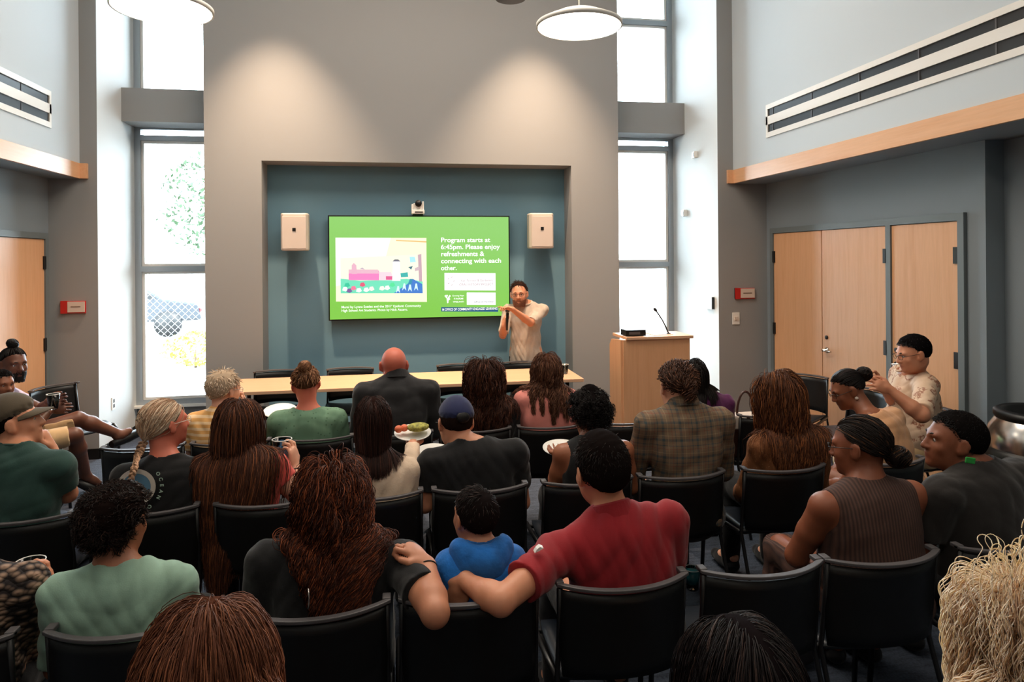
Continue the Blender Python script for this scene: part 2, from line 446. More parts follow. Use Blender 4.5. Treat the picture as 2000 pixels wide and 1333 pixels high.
# mural photograph as a generic painted farmyard
def artwork():
    layers = []
    def L(poly, c): layers.append(([fr(*q) for q in poly], c))
    L([(655, 465), (829, 465), (829, 590), (655, 590)], (255, 246, 205))
    L([(655, 465), (760, 465), (740, 540), (655, 560)], (255, 255, 246))
    L([(770, 469), (829, 471), (829, 474), (770, 471)], (224, 182, 120))
    L([(664, 505), (821, 497), (821, 573), (664, 573)], (252, 250, 214))
    L([(664, 545), (700, 549), (760, 547), (790, 545), (821, 550), (821, 573), (664, 574)], (112, 214, 178))
    L([(679, 529), (737, 529), (737, 548), (679, 548)], (244, 130, 186))
    L([(679, 527), (735, 527), (737, 535), (679, 535)], (222, 176, 192))
    L([(685, 519), (689, 514), (694, 519), (695, 536), (685, 536)], (222, 172, 190))
    L([(700, 526), (705, 523), (710, 527)], (190, 170, 186))
    L([(737, 532), (760, 532), (766, 548), (738, 548)], (236, 206, 214))
    L([(750, 540), (764, 540), (766, 547), (750, 547)], (214, 96, 140))
    L([(764, 511), (777, 511), (778, 549), (762, 549)], (255, 255, 255))
    L([(763, 511), (767, 507), (774, 507), (778, 511)], (112, 112, 124))
    L([(778, 534), (792, 532), (793, 541), (779, 542)], (68, 172, 166))
    L([(796, 502), (806, 502), (808, 512), (797, 513)], (168, 222, 236))
    L([(793, 522), (802, 520), (799, 527)], (72, 110, 128))
    L([(812, 498), (819, 496), (820, 550), (814, 550)], (192, 160, 170))
    L([(806, 524), (815, 520), (815, 528), (806, 530)], (200, 176, 184))
    L([(765, 573), (790, 556), (802, 545), (820, 555), (821, 573)], (72, 122, 196))
    L([(792, 556), (796, 545), (802, 545), (798, 558)], (60, 140, 170))
    for (px, py) in ((784, 560), (795, 562), (807, 560), (772, 565)):
        L([(px, py - 6), (px + 3, py - 6), (px + 5, py + 8), (px + 1, py + 3), (px - 3, py + 8)], (206, 236, 240))
    for (px, py, c) in ((672, 565, (250, 250, 250)), (680, 568, (120, 96, 150)), (688, 563, (232, 120, 150)), (698, 567, (250, 250, 250)), (705, 556, (220, 90, 120)), (712, 566, (250, 244, 236)), (722, 564, (250, 226, 220)), (742, 563, (248, 244, 220)), (752, 562, (248, 250, 232)), (676, 557, (60, 190, 150)), (762, 556, (90, 216, 150))):
        L([(px - 5, py + 3), (px - 3, py - 3), (px + 3, py - 4), (px + 6, py + 2), (px + 1, py + 5)], c)
    mb = MB(); mats = []; cols = {}
    for i, (poly, c) in enumerate(layers):
        if c not in cols: cols[c] = len(mats); mats.append(emit('artwork_paint', c, .93))
        mb.cur = cols[c]; y = PY - .0006 * i
        mb.add([(sxz(*q)[0], y, sxz(*q)[1]) for q in poly], [tuple(range(len(poly)))])
    mb.build('mural_picture', mats, tv, fix=False)
artwork()
MT['scr_white'] = emit('screen_white', (255, 255, 250), .98)
def text_obj(body, x, y, z, size, mat, parent, name, bold=0.0, sx=1.0, rz=0, align='LEFT', rot=None):
    c = bpy.data.curves.new(name, 'FONT'); c.body = body; c.size = size; c.offset = bold; c.align_x = align
    o = bpy.data.objects.new(name, c); COL.objects.link(o)
    dg = bpy.context.evaluated_depsgraph_get(); me = bpy.data.meshes.new_from_object(o.evaluated_get(dg))
    bpy.data.objects.remove(o)
    o = new_mesh_obj(name, me, mat, parent); me.name = name
    o.rotation_euler = rot or (PI / 2, 0, rz); o.location = (x, y, z); o.scale = (sx, 1, 1)
    return o
def stext(body, px, py, wpx, hpx, name, mat=None, bold=.0029, yy=-.012):
    x, z = sxz(*fr(px, py)); size = hpx / 200.0 * SH * 1.36
    o = text_obj(body, x, yy, z, size, mat or MT['scr_white'], tv, name, bold=bold * size * 6)
    w = max(v.co.x for v in o.data.vertices) - min(v.co.x for v in o.data.vertices)
    o.scale = ((wpx / 355.0 * SW) / w, 1, 1)
    return o
for i, (tx, w) in enumerate((('Program starts at', 98), ('6:45pm. Please enjoy', 118), ('refreshments &', 86), ('connecting with each', 120), ('other.', 31))):
    stext(tx, 857, 473 + i * 13.7, w, 9.2, 'headline_text')
stext('Mural by Lynne Settles and the 2017 Ypsilanti Community', 665, 603, 152, 4.6, 'caption_text', bold=.0015)
stext('High School Art Students. Photo by Nick Azzaro.', 665, 610, 126, 4.6, 'caption_text', bold=.0015)
pic(rect(864, 533, 966, 567), (255, 255, 255), PY, 'white_panel')
pic(rect(908, 571, 966, 595), (255, 255, 255), PY, 'white_panel')
faint = emit('screen_faint_ink', (206, 170, 176), .62); dim = emit('screen_ink', (130, 140, 140), .5)
stext('Ypsi Farmers & Gardeners', 896, 550, 64, 4.4, 'panel_text', faint, .0008)
stext('ORAL HISTORY PROJECT', 893, 558, 68, 4.6, 'panel_text', faint, .001)
stext('Office of the Dean', 922, 591, 40, 3.4, 'panel_text', dim, .001)
mb = MB(); mats = faint
for k in range(5):
    a = k * 1.25; x, z = sxz(*fr(877 + 6 * math.cos(a), 550 + 8 * math.sin(a)))
    mb.tube([(x - .01, -.006, z), (x + .008, -.006, z + .012)], .003, 5)
mb.build('emblem', faint, tv)
mb = MB()   # leafy Y emblem
for (a, b) in (((870, 592), (870, 584)), ((870, 584), (865, 577)), ((870, 584), (875, 577)), ((866, 579), (870, 577)), ((870, 587), (874, 583))):
    A = sxz(*fr(*a)); B = sxz(*fr(*b)); mb.tube([(A[0], -.006, A[1]), (B[0], -.006, B[1])], [.006, .011], 6)
mb.build('emblem', MT['scr_white'], tv)
stext('Growing Hope', 879, 579, 23, 3.2, 'panel_text', None, .001); stext('FARM', 882, 585, 18, 3.4, 'panel_text', None, .001); stext('YPSILANTI', 880, 591, 22, 3.2, 'panel_text', None, .001)
pic(rect(857, 600, 971, 608.5), (42, 92, 132), PY, 'navy_strip', .8)
stext('M OFFICE OF COMMUNITY-ENGAGED LEARNING', 859, 607, 110, 4.9, 'strip_text', None, .0015)

# ptz camera on top of the screen
t = thing('conference_camera', 'white conference camera with black lens on top of the screen', 'camera', (.27, 7.56, TZ1))
MB().box(-.055, .055, -.05, .05, 0, .012).build('foot', MT['black'], t)
MB().box(-.07, .07, -.06, .06, .012, .055).box(-.07, -.05, -.05, .05, .05, .12).box(.045, .065, -.05, .05, .05, .15).box(-.05, .045, -.045, .05, .055, .13).build('body', MT['white'], t, bevel=.006)
MB().box(-.035, .055, -.0625, -.06, .026, .036).build('sensor_strip', MT['black'], t)
MB().lathe([(0, -.045), (.03, -.045), (.036, -.01), (.036, .05), (0, .05)], seg=28, M4=Matrix.Translation((.005, -.02, .125)) @ Matrix.Rotation(-PI / 2, 4, 'X') @ Matrix.Rotation(PI, 4, 'X')).build('lens', MT['black'], t)

def wspeaker(label, x, z, rz):
    t = thing('wall_speaker', label, 'loudspeaker', (x, 7.44, z - .195), rz, group=None)
    poly = [(-.135, .10), (-.138, -.04), (-.115, -.085), (.115, -.085), (.138, -.04), (.135, .10), (.06, .17), (-.06, .17)]
    MB().prism(poly, 0, .39, 'z').build('cabinet', MT['cream'], t, bevel=.014)
    MB().box(-.118, .118, -.089, -.084, .02, .355).build('grille', plain('speaker_grille', (206, 190, 178), .7, bump=.3, bscale=500), t, bevel=.002)
    MB().box(-.017, .017, -.093, -.088, .2, .234).build('badge', MT['black'], t)
    MB().box(-.04, .04, .15, .26, .12, .27).build('bracket', MT['cream'], t)
wspeaker('cream wall loudspeaker left of the screen', -1.01, 2.18, .0)
wspeaker('cream wall loudspeaker right of the screen', 1.62, 2.19, .0)

# ------------------------------------------------------------------ front table, lectern
t = thing('conference_table', 'long maple topped table in front of the screen niche', 'table', (.13, 6.6, 0))
MB().box(-1.64, 1.64, -.35, .35, .71, .74).build('tabletop', MT['maple_x'], t, bevel=.003)
for x in (-1.5, -.06, .06, 1.5):
    for y in (-.26, .26):
        MB().tube([(x, y, 0), (x, y, .71)], .02, 10).build('leg', MT['blackmetal'], t)
MB().box(-1.5, 1.5, .2, .22, .64, .70).build('apron', MT['blackmetal'], t)
t = thing('lectern', 'maple veneer lectern with a gooseneck microphone right of the table', 'lectern', (2.47, 6.2, 0))
x0, x1 = -.345, .345
MB().box(x0 + .02, x1, 0, .02, 0, 1.10).build('front_panel', MT['maple_v'], t, bevel=.002)
mb = MB(); mb.prism([(0.02, 0), (.36, 0), (.36, 1.02), (.30, 1.08), (.02, 1.10)], x0, x0 + .025, 'x'); mb.build('side_panel', MT['maple_v'], t)
mb = MB(); mb.prism([(0.02, 0), (.36, 0), (.36, 1.02), (.30, 1.08), (.02, 1.10)], x1 - .025, x1, 'x'); mb.build('side_panel', MT['maple_v'], t)
MB().box(x0 + .045, x1 + .03, -.02, .40, 1.10, 1.128).build('top', MT['maple_x'], t, bevel=.003)
MB().box(x0 + .025, x1 - .025, .03, .34, .55, .57).build('shelf', MT['maple_x'], t)
MB().box(.0, .2, .06, .3, 1.128, 1.136).build('reading_pad', MT['white'], t)
t = thing('gooseneck_microphone', 'thin black gooseneck microphone standing on the lectern', 'microphone', (2.47 + .17, 6.3, 1.128))
mb = MB(); mb.lathe([(0, 0), (.022, 0), (.02, .015), (.006, .02), (0, .02)], seg=20); mb.build('base', MT['black'], t)
mb = MB(); mb.tube([(0, 0, .015), (-.02, 0, .06), (-.06, 0, .14), (-.10, 0, .20), (-.125, 0, .235)], .0075, 6); mb.build('stem', MT['blackmetal'], t)
mb = MB(); mb.tube([(-.122, 0, .23), (-.128, 0, .238), (-.142, 0, .255), (-.148, 0, .262)], [.009, .015, .015, .009], 10); mb.build('capsule', MT['black'], t)
t = thing('audio_receiver', 'small black box lying on the left of the lectern top', 'electronic box', (2.47 - .19, 6.3, 1.128))
MB().box(-.10, .10, -.08, .08, .004, .062).build('case', MT['black'], t, bevel=.004)
MB().box(-.07, .04, -.083, -.08, .02, .045).build('display', MT['rail'], t)

# ------------------------------------------------------------------ litter bin
t = thing('litter_bin', 'round stainless steel litter bin with black rim by the right wall', 'bin', (3.84, 3.5, 0))
MB().lathe([(0, 0), (.27, 0), (.285, .02), (.285, .60)], seg=64).build('body', plain('ribbed_steel', (120, 112, 118), .35, .8), t)
MB().lathe([(.285, .60), (.305, .605), (.31, .66), (.305, .71), (.29, .715)], seg=64).build('band', MT['black'], t)
MB().lathe([(.29, .715), (.29, .75), (.27, .83), (.235, .885)], seg=64).build('dome', MT['steel'], t)
MB().lathe([(.235, .885), (.245, .90), (.245, .93), (.215, .945), (.19, .93), (.18, .86), (0, .84)], seg=64).build('rim', MT['black'], t)

# ------------------------------------------------------------------ outdoors
struct('ground', MB().box(-40, 40, 8.31, 60, -.25, -.05), plain('pavement', (176, 176, 172), .9, bump=.1, bscale=20, var=.06))
def leafball(name, label, x, y, z, r, h, n, c, trunk):
    t = thing(name, label, 'tree' if trunk else 'shrub', (x, y, -.05)); mb = MB()
    rr = random.Random(int(x * 10 + y))
    for i in range(n):
        a = rr.uniform(0, 2 * PI); q = rr.uniform(0, 1) ** .4; ph = rr.uniform(-1, 1)
        c0 = Vector((math.cos(a) * q * r * math.sqrt(1 - ph * ph), math.sin(a) * q * r * math.sqrt(1 - ph * ph), z + ph * h))
        d = Vector((rr.uniform(-1, 1), rr.uniform(-1, 1), rr.uniform(-1, 1))).normalized(); e = d.orthogonal().normalized()
        s = rr.uniform(.5, 1) * (.16 if trunk else .06)
        mb.add([c0 - d * s, c0 + e * s * .5, c0 + d * s, c0 - e * s * .5], [(0, 1, 2, 3)])
    mb.build('foliage', plain(name + '_leaf', c, .7, var=.2, bscale=3), t, fix=False)
    if trunk: MB().tube([(0, 0, 0), (.1, 0, z * .5), (0, 0, z)], [.16, .12, .05], 8).build('trunk', plain('bark', (92, 74, 60), .9), t)
    else: MB().tube([(0, 0, 0), (0, 0, z)], [.03, .01], 6).build('stem', plain('bark', (92, 74, 60), .9), t)
leafball('tree', 'pale green tree beyond the left window, above the car', -6.5, 30, 4.2, 3.0, 2.4, 1600, (26, 50, 20), True)
leafball('tree', 'pale tree beyond the left window, behind the pier edge', -14.5, 33, 4.6, 2.6, 2.2, 1200, (26, 50, 24), True)
leafball('shrub', 'low yellow-green shrub on the ground outside the left window', -3.55, 13.2, .35, .6, .3, 420, (112, 110, 30), False)
# parked car outside
t = thing('parked_car', 'grey parked car seen through the left window', 'car', (-7.1, 19.5, -.05), math.radians(6))
car = plain('car_paint', (44, 48, 54), .3, .3)
prof = [(-2.1, .35), (-2.15, .75), (-1.5, .95), (-1.0, 1.42), (.5, 1.46), (1.2, .98), (2.0, .85), (2.12, .4)]
MB().prism(prof, -.85, .85, 'y').build('body', car, t, bevel=.06)
MB().prism([(-1.35, .97), (-.95, 1.36), (.45, 1.4), (1.05, .98)], -.86, -.84, 'y').build('window', MT['black'], t)
for wx in (-1.35, 1.3):
    MB().lathe([(0, -.1), (.33, -.1), (.33, .1), (0, .1)], seg=28, M4=Matrix.Translation((wx, -.78, .33)) @ Matrix.Rotation(PI / 2, 4, 'X')).build('wheel', MT['black'], t)
MB().box(2.05, 2.13, -.8, -.5, .6, .72).build('tail_light', MT['red'], t)
# chain-link fence
t = thing('chain_link_fence', 'thin grey chain-link fence across the ground beyond the left window', 'fence', (-5, 15.5, -.05))
mb = MB()
for i in range(-30, 31):
    x = i * .14
    mb.tube([(x, 0, .05), (x + 1.9, 0, 1.95)], .004, 3, caps=False); mb.tube([(x, 0, .05), (x - 1.9, 0, 1.95)], .004, 3, caps=False)
mb.build('mesh', MT['alu'], t, fix=False)
for x in (-4.2, -1.6, 1.0, 3.6): MB().tube([(x, 0, 0), (x, 0, 2.05)], .03, 8).build('post', MT['alu'], t)
MB().tube([(-6, 0, 2.0), (6, 0, 2.0)], .022, 8).build('rail', MT['alu'], t)

# ------------------------------------------------------------------ chairs
def copy_tree(o, parent=None):
    c = o.copy(); COL.objects.link(c)
    if parent is not None: c.parent = parent
    for ch in list(o.children): copy_tree(ch, c)
    return c
def make_chair():
    "stacking chair: sits with its back rail at local y=0, facing +y"
    root = thing('stacking_chair', '', 'chair')
    def yb(x, z):   # back surface: curved around the sitter and slightly reclined
        return .16 * (abs(x) / .235) ** 2.2 * .55 + (.80 - z) * .10
    # back shell
    nx, nz = 17, 9; vs = []; fs = []; zb, zt = .49, .780
    for side in (0, 1):
        for j in range(nz):
            z = zb + (zt - zb) * j / (nz - 1)
            for i in range(nx):
                w = .229 - .02 * (1 - j / (nz - 1)) ** 2
                x = -w + 2 * w * i / (nx - 1); z2 = z - (.012 * (abs(x) / .22) ** 2 if j == 0 else 0)
                vs.append((x, yb(x, z) + (.004 if side else -.004), z2))
    n1 = nx * nz
    for j in range(nz - 1):
        for i in range(nx - 1):
            a = j * nx + i; fs.append((a, a + 1, a + nx + 1, a + nx)); fs.append((n1 + a, n1 + a + nx, n1 + a + nx + 1, n1 + a + 1))
    for i in range(nx - 1):
        fs.append((i, n1 + i, n1 + i + 1, i + 1)); b = (nz - 1) * nx + i; fs.append((b, b + 1, n1 + b + 1, n1 + b))
    for j in range(nz - 1):
        a = j * nx; fs.append((a, a + nx, n1 + a + nx, n1 + a)); a += nx - 1; fs.append((a, n1 + a, n1 + a + nx, a + nx))
    mb = MB(); mb.smooth = True; mb.add(vs, fs); mb.build('backrest', MT['black'], root)
    # top rail: flat curved bar with small turned-in ends
    vs = []; fs = []; n = 21
    for i in range(n):
        x = -.232 + .464 * i / (n - 1); y = yb(x, .80)
        for (dy, z) in ((-.015, .790), (.015, .787), (.015, .799), (-.015, .802)): vs.append((x, y + dy, z))
    for i in range(n - 1):
        for k in range(4): fs.append((i * 4 + k, (i + 1) * 4 + k, (i + 1) * 4 + (k + 1) % 4, i * 4 + (k + 1) % 4))
    fs += [(0, 1, 2, 3), ((n - 1) * 4 + 3, (n - 1) * 4 + 2, (n - 1) * 4 + 1, (n - 1) * 4)]
    mb = MB(); mb.add(vs, fs)
    for s in (-1, 1): mb.box(min(s * .232, s * .205), max(s * .232, s * .205), yb(.23, .8) - .004, yb(.23, .8) + .035, .788, .803)
    mb.build('top_rail', MT['rail'], root, bevel=.003)
    # frame uprights into rear legs
    for s in (-1, 1):
        ex = s * .219
        mb = MB(); mb.tube([(ex, yb(.22, .80)+.004, .785), (ex, yb(.22, .6) + .004, .62), (s * .222, .12, .46), (s * .225, .02, .2), (s * .226, -.06, 0)], .0095, 8)
        mb.build('leg', MT['blackmetal'], root)
        mb = MB(); mb.tube([(s * .225, .12, .46), (s * .225, .30, .445), (s * .225, .50, .44), (s * .228, .53, .40), (s * .235, .56, 0)], .0115, 8)
        mb.build('leg', MT['blackmetal'], root)
    vs = []; fs = []; nx, ny = 11, 11
    for side in (0, 1):
        for j in range(ny):
            for i in range(nx):
                u = i / (nx - 1) * 2 - 1; v = j / (ny - 1); hw = .215 * (1 - .10 * (v ** 6)) 
                x = u * hw; y = .11 + v * .42 - .02 * abs(u) ** 3 * v; z = .462 + .012 * u * u - .022 * max(0, v - .8) / .2 - .006 * (1 - u * u) + (.0 if side else -.014)
                vs.append((x, y, z))
    n1 = nx * ny
    for j in range(ny - 1):
        for i in range(nx - 1):
            a = j * nx + i; fs.append((a, a + nx, a + nx + 1, a + 1)); fs.append((n1 + a, n1 + a + 1, n1 + a + nx + 1, n1 + a + nx))
    for i in range(nx - 1):
        fs.append((i, i + 1, n1 + i + 1, n1 + i)); b = (ny - 1) * nx + i; fs.append((b, n1 + b, n1 + b + 1, b + 1))
    for j in range(ny - 1):
        a = j * nx; fs.append((a, n1 + a, n1 + a + nx, a + nx)); a += nx - 1; fs.append((a, a + nx, n1 + a + nx, n1 + a))
    mb = MB(); mb.smooth = True; mb.add(vs, fs); mb.build('seat', MT['seat'], root)
    for yy_, zz_ in ((.16, .44), (.46, .435)): MB().tube([(-.225, yy_, zz_), (.225, yy_, zz_)], .01, 8).build('cross_bar', MT['blackmetal'], root)
    return root
MT['seat'] = plain('dark_blue_vinyl', (26, 32, 40), .35)
chair0 = make_chair(); used = [False]
def chair(x, y, rz, label, group=None):
    o = chair0 if not used[0] else copy_tree(chair0); used[0] = True
    o.location = (x, y, 0); o.rotation_euler = (0, 0, rz); o['label'] = label
    if group: o['group'] = group
    return o
ROWA, ROWB, ROWC, ROWD = 4.25, 3.15, 2.13, 1.0
G = 'black stacking chairs of the audience'
AX = [-1.46, -.97, -.48, .01, .51, 1.01, 1.52, 2.04, 2.55]
AL = ['empty black chair in the front row, left of the person in yellow stripes', 'black chair under the grey-blond person in yellow stripes', 'black chair under the woman in the green blouse',
      'black chair under the bald man', 'black chair under the long-haired woman in black between bald man and pink shirt', 'black chair under the woman in the pink shirt',
      'empty black front-row chair just in front of the lectern', 'black chair under the person in purple', 'black front-row chair carrying the brown handbag']
for x, l in zip(AX, AL): chair(x, ROWA, 0, l, G)
BX = [-1.60, -1.09, -.57, -.10, .40, .93, 1.42, 1.98, 2.57]
BL = ['black chair under the man in the olive cap', 'black chair under the woman with the long grey braid', 'black chair under the woman with waist-long brown hair holding a cup',
      'black chair under the woman in the cream sweater', 'black chair under the man in the navy cap', 'black chair under the person with high curly hair holding a plate', 'black chair under the person in the plaid shirt',
      'black chair under the long-haired woman in the brown blouse', 'black chair under the woman with braided hair and beige top']
for x, l in zip(BX, BL): chair(x, ROWB, 0, l, G)
CX = [-1.33, -.788, -.248, .238, .757, 1.268, 1.739, 2.285]
CL = ['black chair at the lower left corner under the person in patterned knit', 'black chair under the curly-haired boy in the pale green shirt', 'black chair under the curly-haired woman in black', 'black chair under the child in the blue hoodie',
      'black chair under the man in the red polo', 'empty black chair right of the man in red, nearest the camera', 'black chair under the woman in the brown sleeveless dress', 'black chair under the man in the dark shirt at the right edge']
for x, l in zip(CX, CL): chair(x, ROWC, 0, l, G)
for (x, l) in ((-.30, 'black chair under the brown-haired person at the lower edge'), (.57, 'black chair under the black-haired person at the lower edge'), (1.10, 'black chair under the curly blond person at the lower right')):
    chair(x, .80, 0, l, G)
for (x, l) in ((-1.12, 'black chair behind the table, leftmost'), (-.43, 'black chair behind the table, second from the left, left of the bald head'), (.656, 'black chair behind the table, third from the left'), (1.30, 'black chair behind the table, in front of the presenter')):
    chair(x, 7.08, PI, l, 'chairs tucked behind the table')
chair(-3.00, 6.58, -2.0, 'empty black chair by the left pier beyond the man with the bun')
chair(-3.05, 5.65, -1.05, 'black chair under the man with the bun and beard')
chair(-2.92, 4.93, -1.05, 'black chair under the small child at the left edge')
chair(3.72, 5.72, 2.25, 'empty black chair facing the camera in front of the right double doors')
chair(3.84, 4.93, 1.6, 'empty black chair beside the man reading at the right doors')
chair(3.83, 4.17, 1.31, 'black chair under the man in the beige patterned shirt')
# ------------------------------------------------------------------ implicit-surface modelling
def V(*a): return np.array(a, dtype=float)
def nrm(v): v = np.asarray(v, float); return v / (np.linalg.norm(v) + 1e-12)
def cone(a, b, ra, rb, k=.02): return ('c', np.asarray(a, float), np.asarray(b, float), ra, rb, k)
def ell(c, r, R=None, k=.03): return ('e', np.asarray(c, float), np.asarray(r, float), (np.eye(3) if R is None else R), 0, k)
def inflate(pr, d):
    if pr[0] == 'c': return ('c', pr[1], pr[2], pr[3] + d, pr[4] + d, pr[5])
    return ('e', pr[1], pr[2] + d, pr[3], 0, pr[5])
def pdist(pr, X, Y, Z):
    if pr[0] == 'c':
        _, a, b, ra, rb, k = pr
        ab = b - a; L2 = float(ab @ ab) + 1e-9
        px, py, pz = X - a[0], Y - a[1], Z - a[2]
        t = np.clip((px * ab[0] + py * ab[1] + pz * ab[2]) / L2, 0, 1)
        return np.sqrt((px - t * ab[0]) ** 2 + (py - t * ab[1]) ** 2 + (pz - t * ab[2]) ** 2) - (ra + (rb - ra) * t)
    _, c, r, R, _, k = pr
    px, py, pz = X - c[0], Y - c[1], Z - c[2]
    q = [(R[0, i] * px + R[1, i] * py + R[2, i] * pz) for i in range(3)]
    k0 = np.sqrt((q[0] / r[0]) ** 2 + (q[1] / r[1]) ** 2 + (q[2] / r[2]) ** 2)
    k1 = np.sqrt((q[0] / r[0] ** 2) ** 2 + (q[1] / r[1] ** 2) ** 2 + (q[2] / r[2] ** 2) ** 2)
    return k0 * (k0 - 1.0) / (k1 + 1e-9)
def pbox(pr, m):
    if pr[0] == 'c':
        r = max(pr[3], pr[4]) + m
        return np.minimum(pr[1], pr[2]) - r, np.maximum(pr[1], pr[2]) + r
    r = float(pr[2].max()) + m
    if pr[3] is not None:
        e = np.sqrt(((pr[3] * pr[2]) ** 2).sum(1)) + m
        return pr[1] - e, pr[1] + e
    return pr[1] - r, pr[1] + r
def smin(a, b, k):
    h = np.maximum(k - np.abs(a - b), 0) / k
    return np.minimum(a, b) - h * h * k * .25
def prims_sdf(prims, Pn):
    X, Y, Z = Pn[:, 0], Pn[:, 1], Pn[:, 2]; D = None
    for pr in prims:
        d = pdist(pr, X, Y, Z); D = d if D is None else smin(D, d, max(pr[5], 1e-3))
    return D

class Field:
    def __init__(s, lo, hi, h):
        s.h = h; s.lo = np.asarray(lo, float) - 3 * h
        s.n = np.ceil((np.asarray(hi, float) + 3 * h - s.lo) / h).astype(int) + 1
        s.D = np.full(s.n, .2, np.float32)
        s.ax = [(s.lo[i] + h * np.arange(s.n[i])).astype(np.float32) for i in range(3)]
    def sub(s, lo, hi):
        a = np.clip(np.floor((lo - s.lo) / s.h).astype(int), 0, s.n); b = np.clip(np.ceil((hi - s.lo) / s.h).astype(int) + 1, 0, s.n)
        if (b <= a).any(): return None
        sl_ = tuple(slice(a[i], b[i]) for i in range(3))
        X = s.ax[0][sl_[0]][:, None, None]; Y = s.ax[1][sl_[1]][None, :, None]; Z = s.ax[2][sl_[2]][None, None, :]
        return sl_, X, Y, Z
    def add(s, pr, op='u'):
        k = max(pr[5], 1e-4); lo, hi = pbox(pr, k + 2.5 * s.h); q = s.sub(lo, hi)
        if q is None: return
        sl_, X, Y, Z = q; d = pdist(pr, X, Y, Z).astype(np.float32)
        if op == 'u': s.D[sl_] = smin(s.D[sl_], d, k)
        else: s.D[sl_] = -smin(-s.D[sl_], d, k)
    def grid(s): return s.ax[0][:, None, None], s.ax[1][None, :, None], s.ax[2][None, None, :]
    def cut_plane(s, p, n):
        "remove the side the normal points to"
        X, Y, Z = s.grid(); s.D = np.maximum(s.D, ((X - p[0]) * n[0] + (Y - p[1]) * n[1] + (Z - p[2]) * n[2]).astype(np.float32))
    def mesh(s):
        D = s.D; h = s.h; nx, ny, nz = D.shape; I = D < 0
        c = np.zeros((nx - 1, ny - 1, nz - 1), np.uint8)
        for i in (0, 1):
            for j in (0, 1):
                for k in (0, 1): c += I[i:nx - 1 + i, j:ny - 1 + j, k:nz - 1 + k]
        act = (c > 0) & (c < 8); idx = np.full(act.shape, -1, np.int64)
        A = np.argwhere(act); idx[act] = np.arange(len(A))
        if len(A) == 0: return np.zeros((0, 3)), np.zeros((0, 4), int)
        cor = np.array([(i, j, k) for i in (0, 1) for j in (0, 1) for k in (0, 1)])
        vals = np.stack([D[A[:, 0] + a, A[:, 1] + b, A[:, 2] + g] for a, b, g in cor], 1)
        acc = np.zeros((len(A), 3)); cnt = np.zeros(len(A))
        for e0 in range(8):
            for e1 in range(e0 + 1, 8):
                if np.abs(cor[e0] - cor[e1]).sum() != 1: continue
                v0, v1 = vals[:, e0], vals[:, e1]; m = (v0 < 0) != (v1 < 0)
                t = np.where(m, v0 / np.where(m, v0 - v1, 1), 0)[:, None]
                acc += np.where(m[:, None], cor[e0] + t * (cor[e1] - cor[e0]), 0); cnt += m
        Vt = s.lo + h * (A + acc / cnt[:, None])
        Q = []
        for ax in range(3):
            o1, o2 = [(1, 2), (2, 0), (0, 1)][ax]
            a = [slice(None)] * 3; b = [slice(None)] * 3; a[ax] = slice(0, -1); b[ax] = slice(1, None)
            S0 = I[tuple(a)]; S1 = I[tuple(b)]; E = np.argwhere(S0 != S1)
            E = E[(E[:, o1] > 0) & (E[:, o2] > 0) & (E[:, o1] < D.shape[o1] - 1) & (E[:, o2] < D.shape[o2] - 1)]
            if len(E) == 0: continue
            inside0 = S0[E[:, 0], E[:, 1], E[:, 2]]
            def g(d1, d2):
                F_ = E.copy(); F_[:, o1] -= d1; F_[:, o2] -= d2; return idx[F_[:, 0], F_[:, 1], F_[:, 2]]
            q = np.stack([g(1, 1), g(0, 1), g(0, 0), g(1, 0)], 1)
            q[~inside0] = q[~inside0][:, ::-1]; Q.append(q)
        return Vt, np.concatenate(Q)

def np_mesh(name, verts, quads, smooth=True, mi=None):
    me = bpy.data.meshes.new(name); nv, nf = len(verts), len(quads); w = quads.shape[1]
    me.vertices.add(nv); me.vertices.foreach_set('co', np.asarray(verts, np.float32).ravel())
    me.loops.add(nf * w); me.loops.foreach_set('vertex_index', np.asarray(quads, np.int32).ravel())
    me.polygons.add(nf); me.polygons.foreach_set('loop_start', np.arange(0, nf * w, w, dtype=np.int32))
    me.polygons.foreach_set('use_smooth', np.full(nf, smooth))
    if mi is not None: me.polygons.foreach_set('material_index', np.asarray(mi, np.int32))
    me.update(calc_edges=True)
    return me

def set_col(me, cols, name='Col'):
    a = me.attributes.new(name, 'FLOAT_COLOR', 'POINT')
    c = np.ones((len(me.vertices), 4), np.float32); c[:, :3] = cols; a.data.foreach_set('color', c.ravel())

def folds(Pn_or_grid, seed, amp, freq=42.0):
    X, Y, Z = Pn_or_grid; r = np.random.default_rng(seed); out = 0
    for i in range(4):
        d = r.normal(size=3); d[2] *= .6; d = nrm(d) * freq * r.uniform(.6, 1.5); e = nrm(r.normal(size=3)) * freq * .45
        ph = r.uniform(0, 6.3); w = np.sin(X * e[0] + Y * e[1] + Z * e[2] + ph)
        out = out + (1 - np.abs(np.sin(X * d[0] + Y * d[1] + Z * d[2] + 1.3 * w))) - .36
    return (out * amp / 2).astype(np.float32) if hasattr(out, 'astype') else out

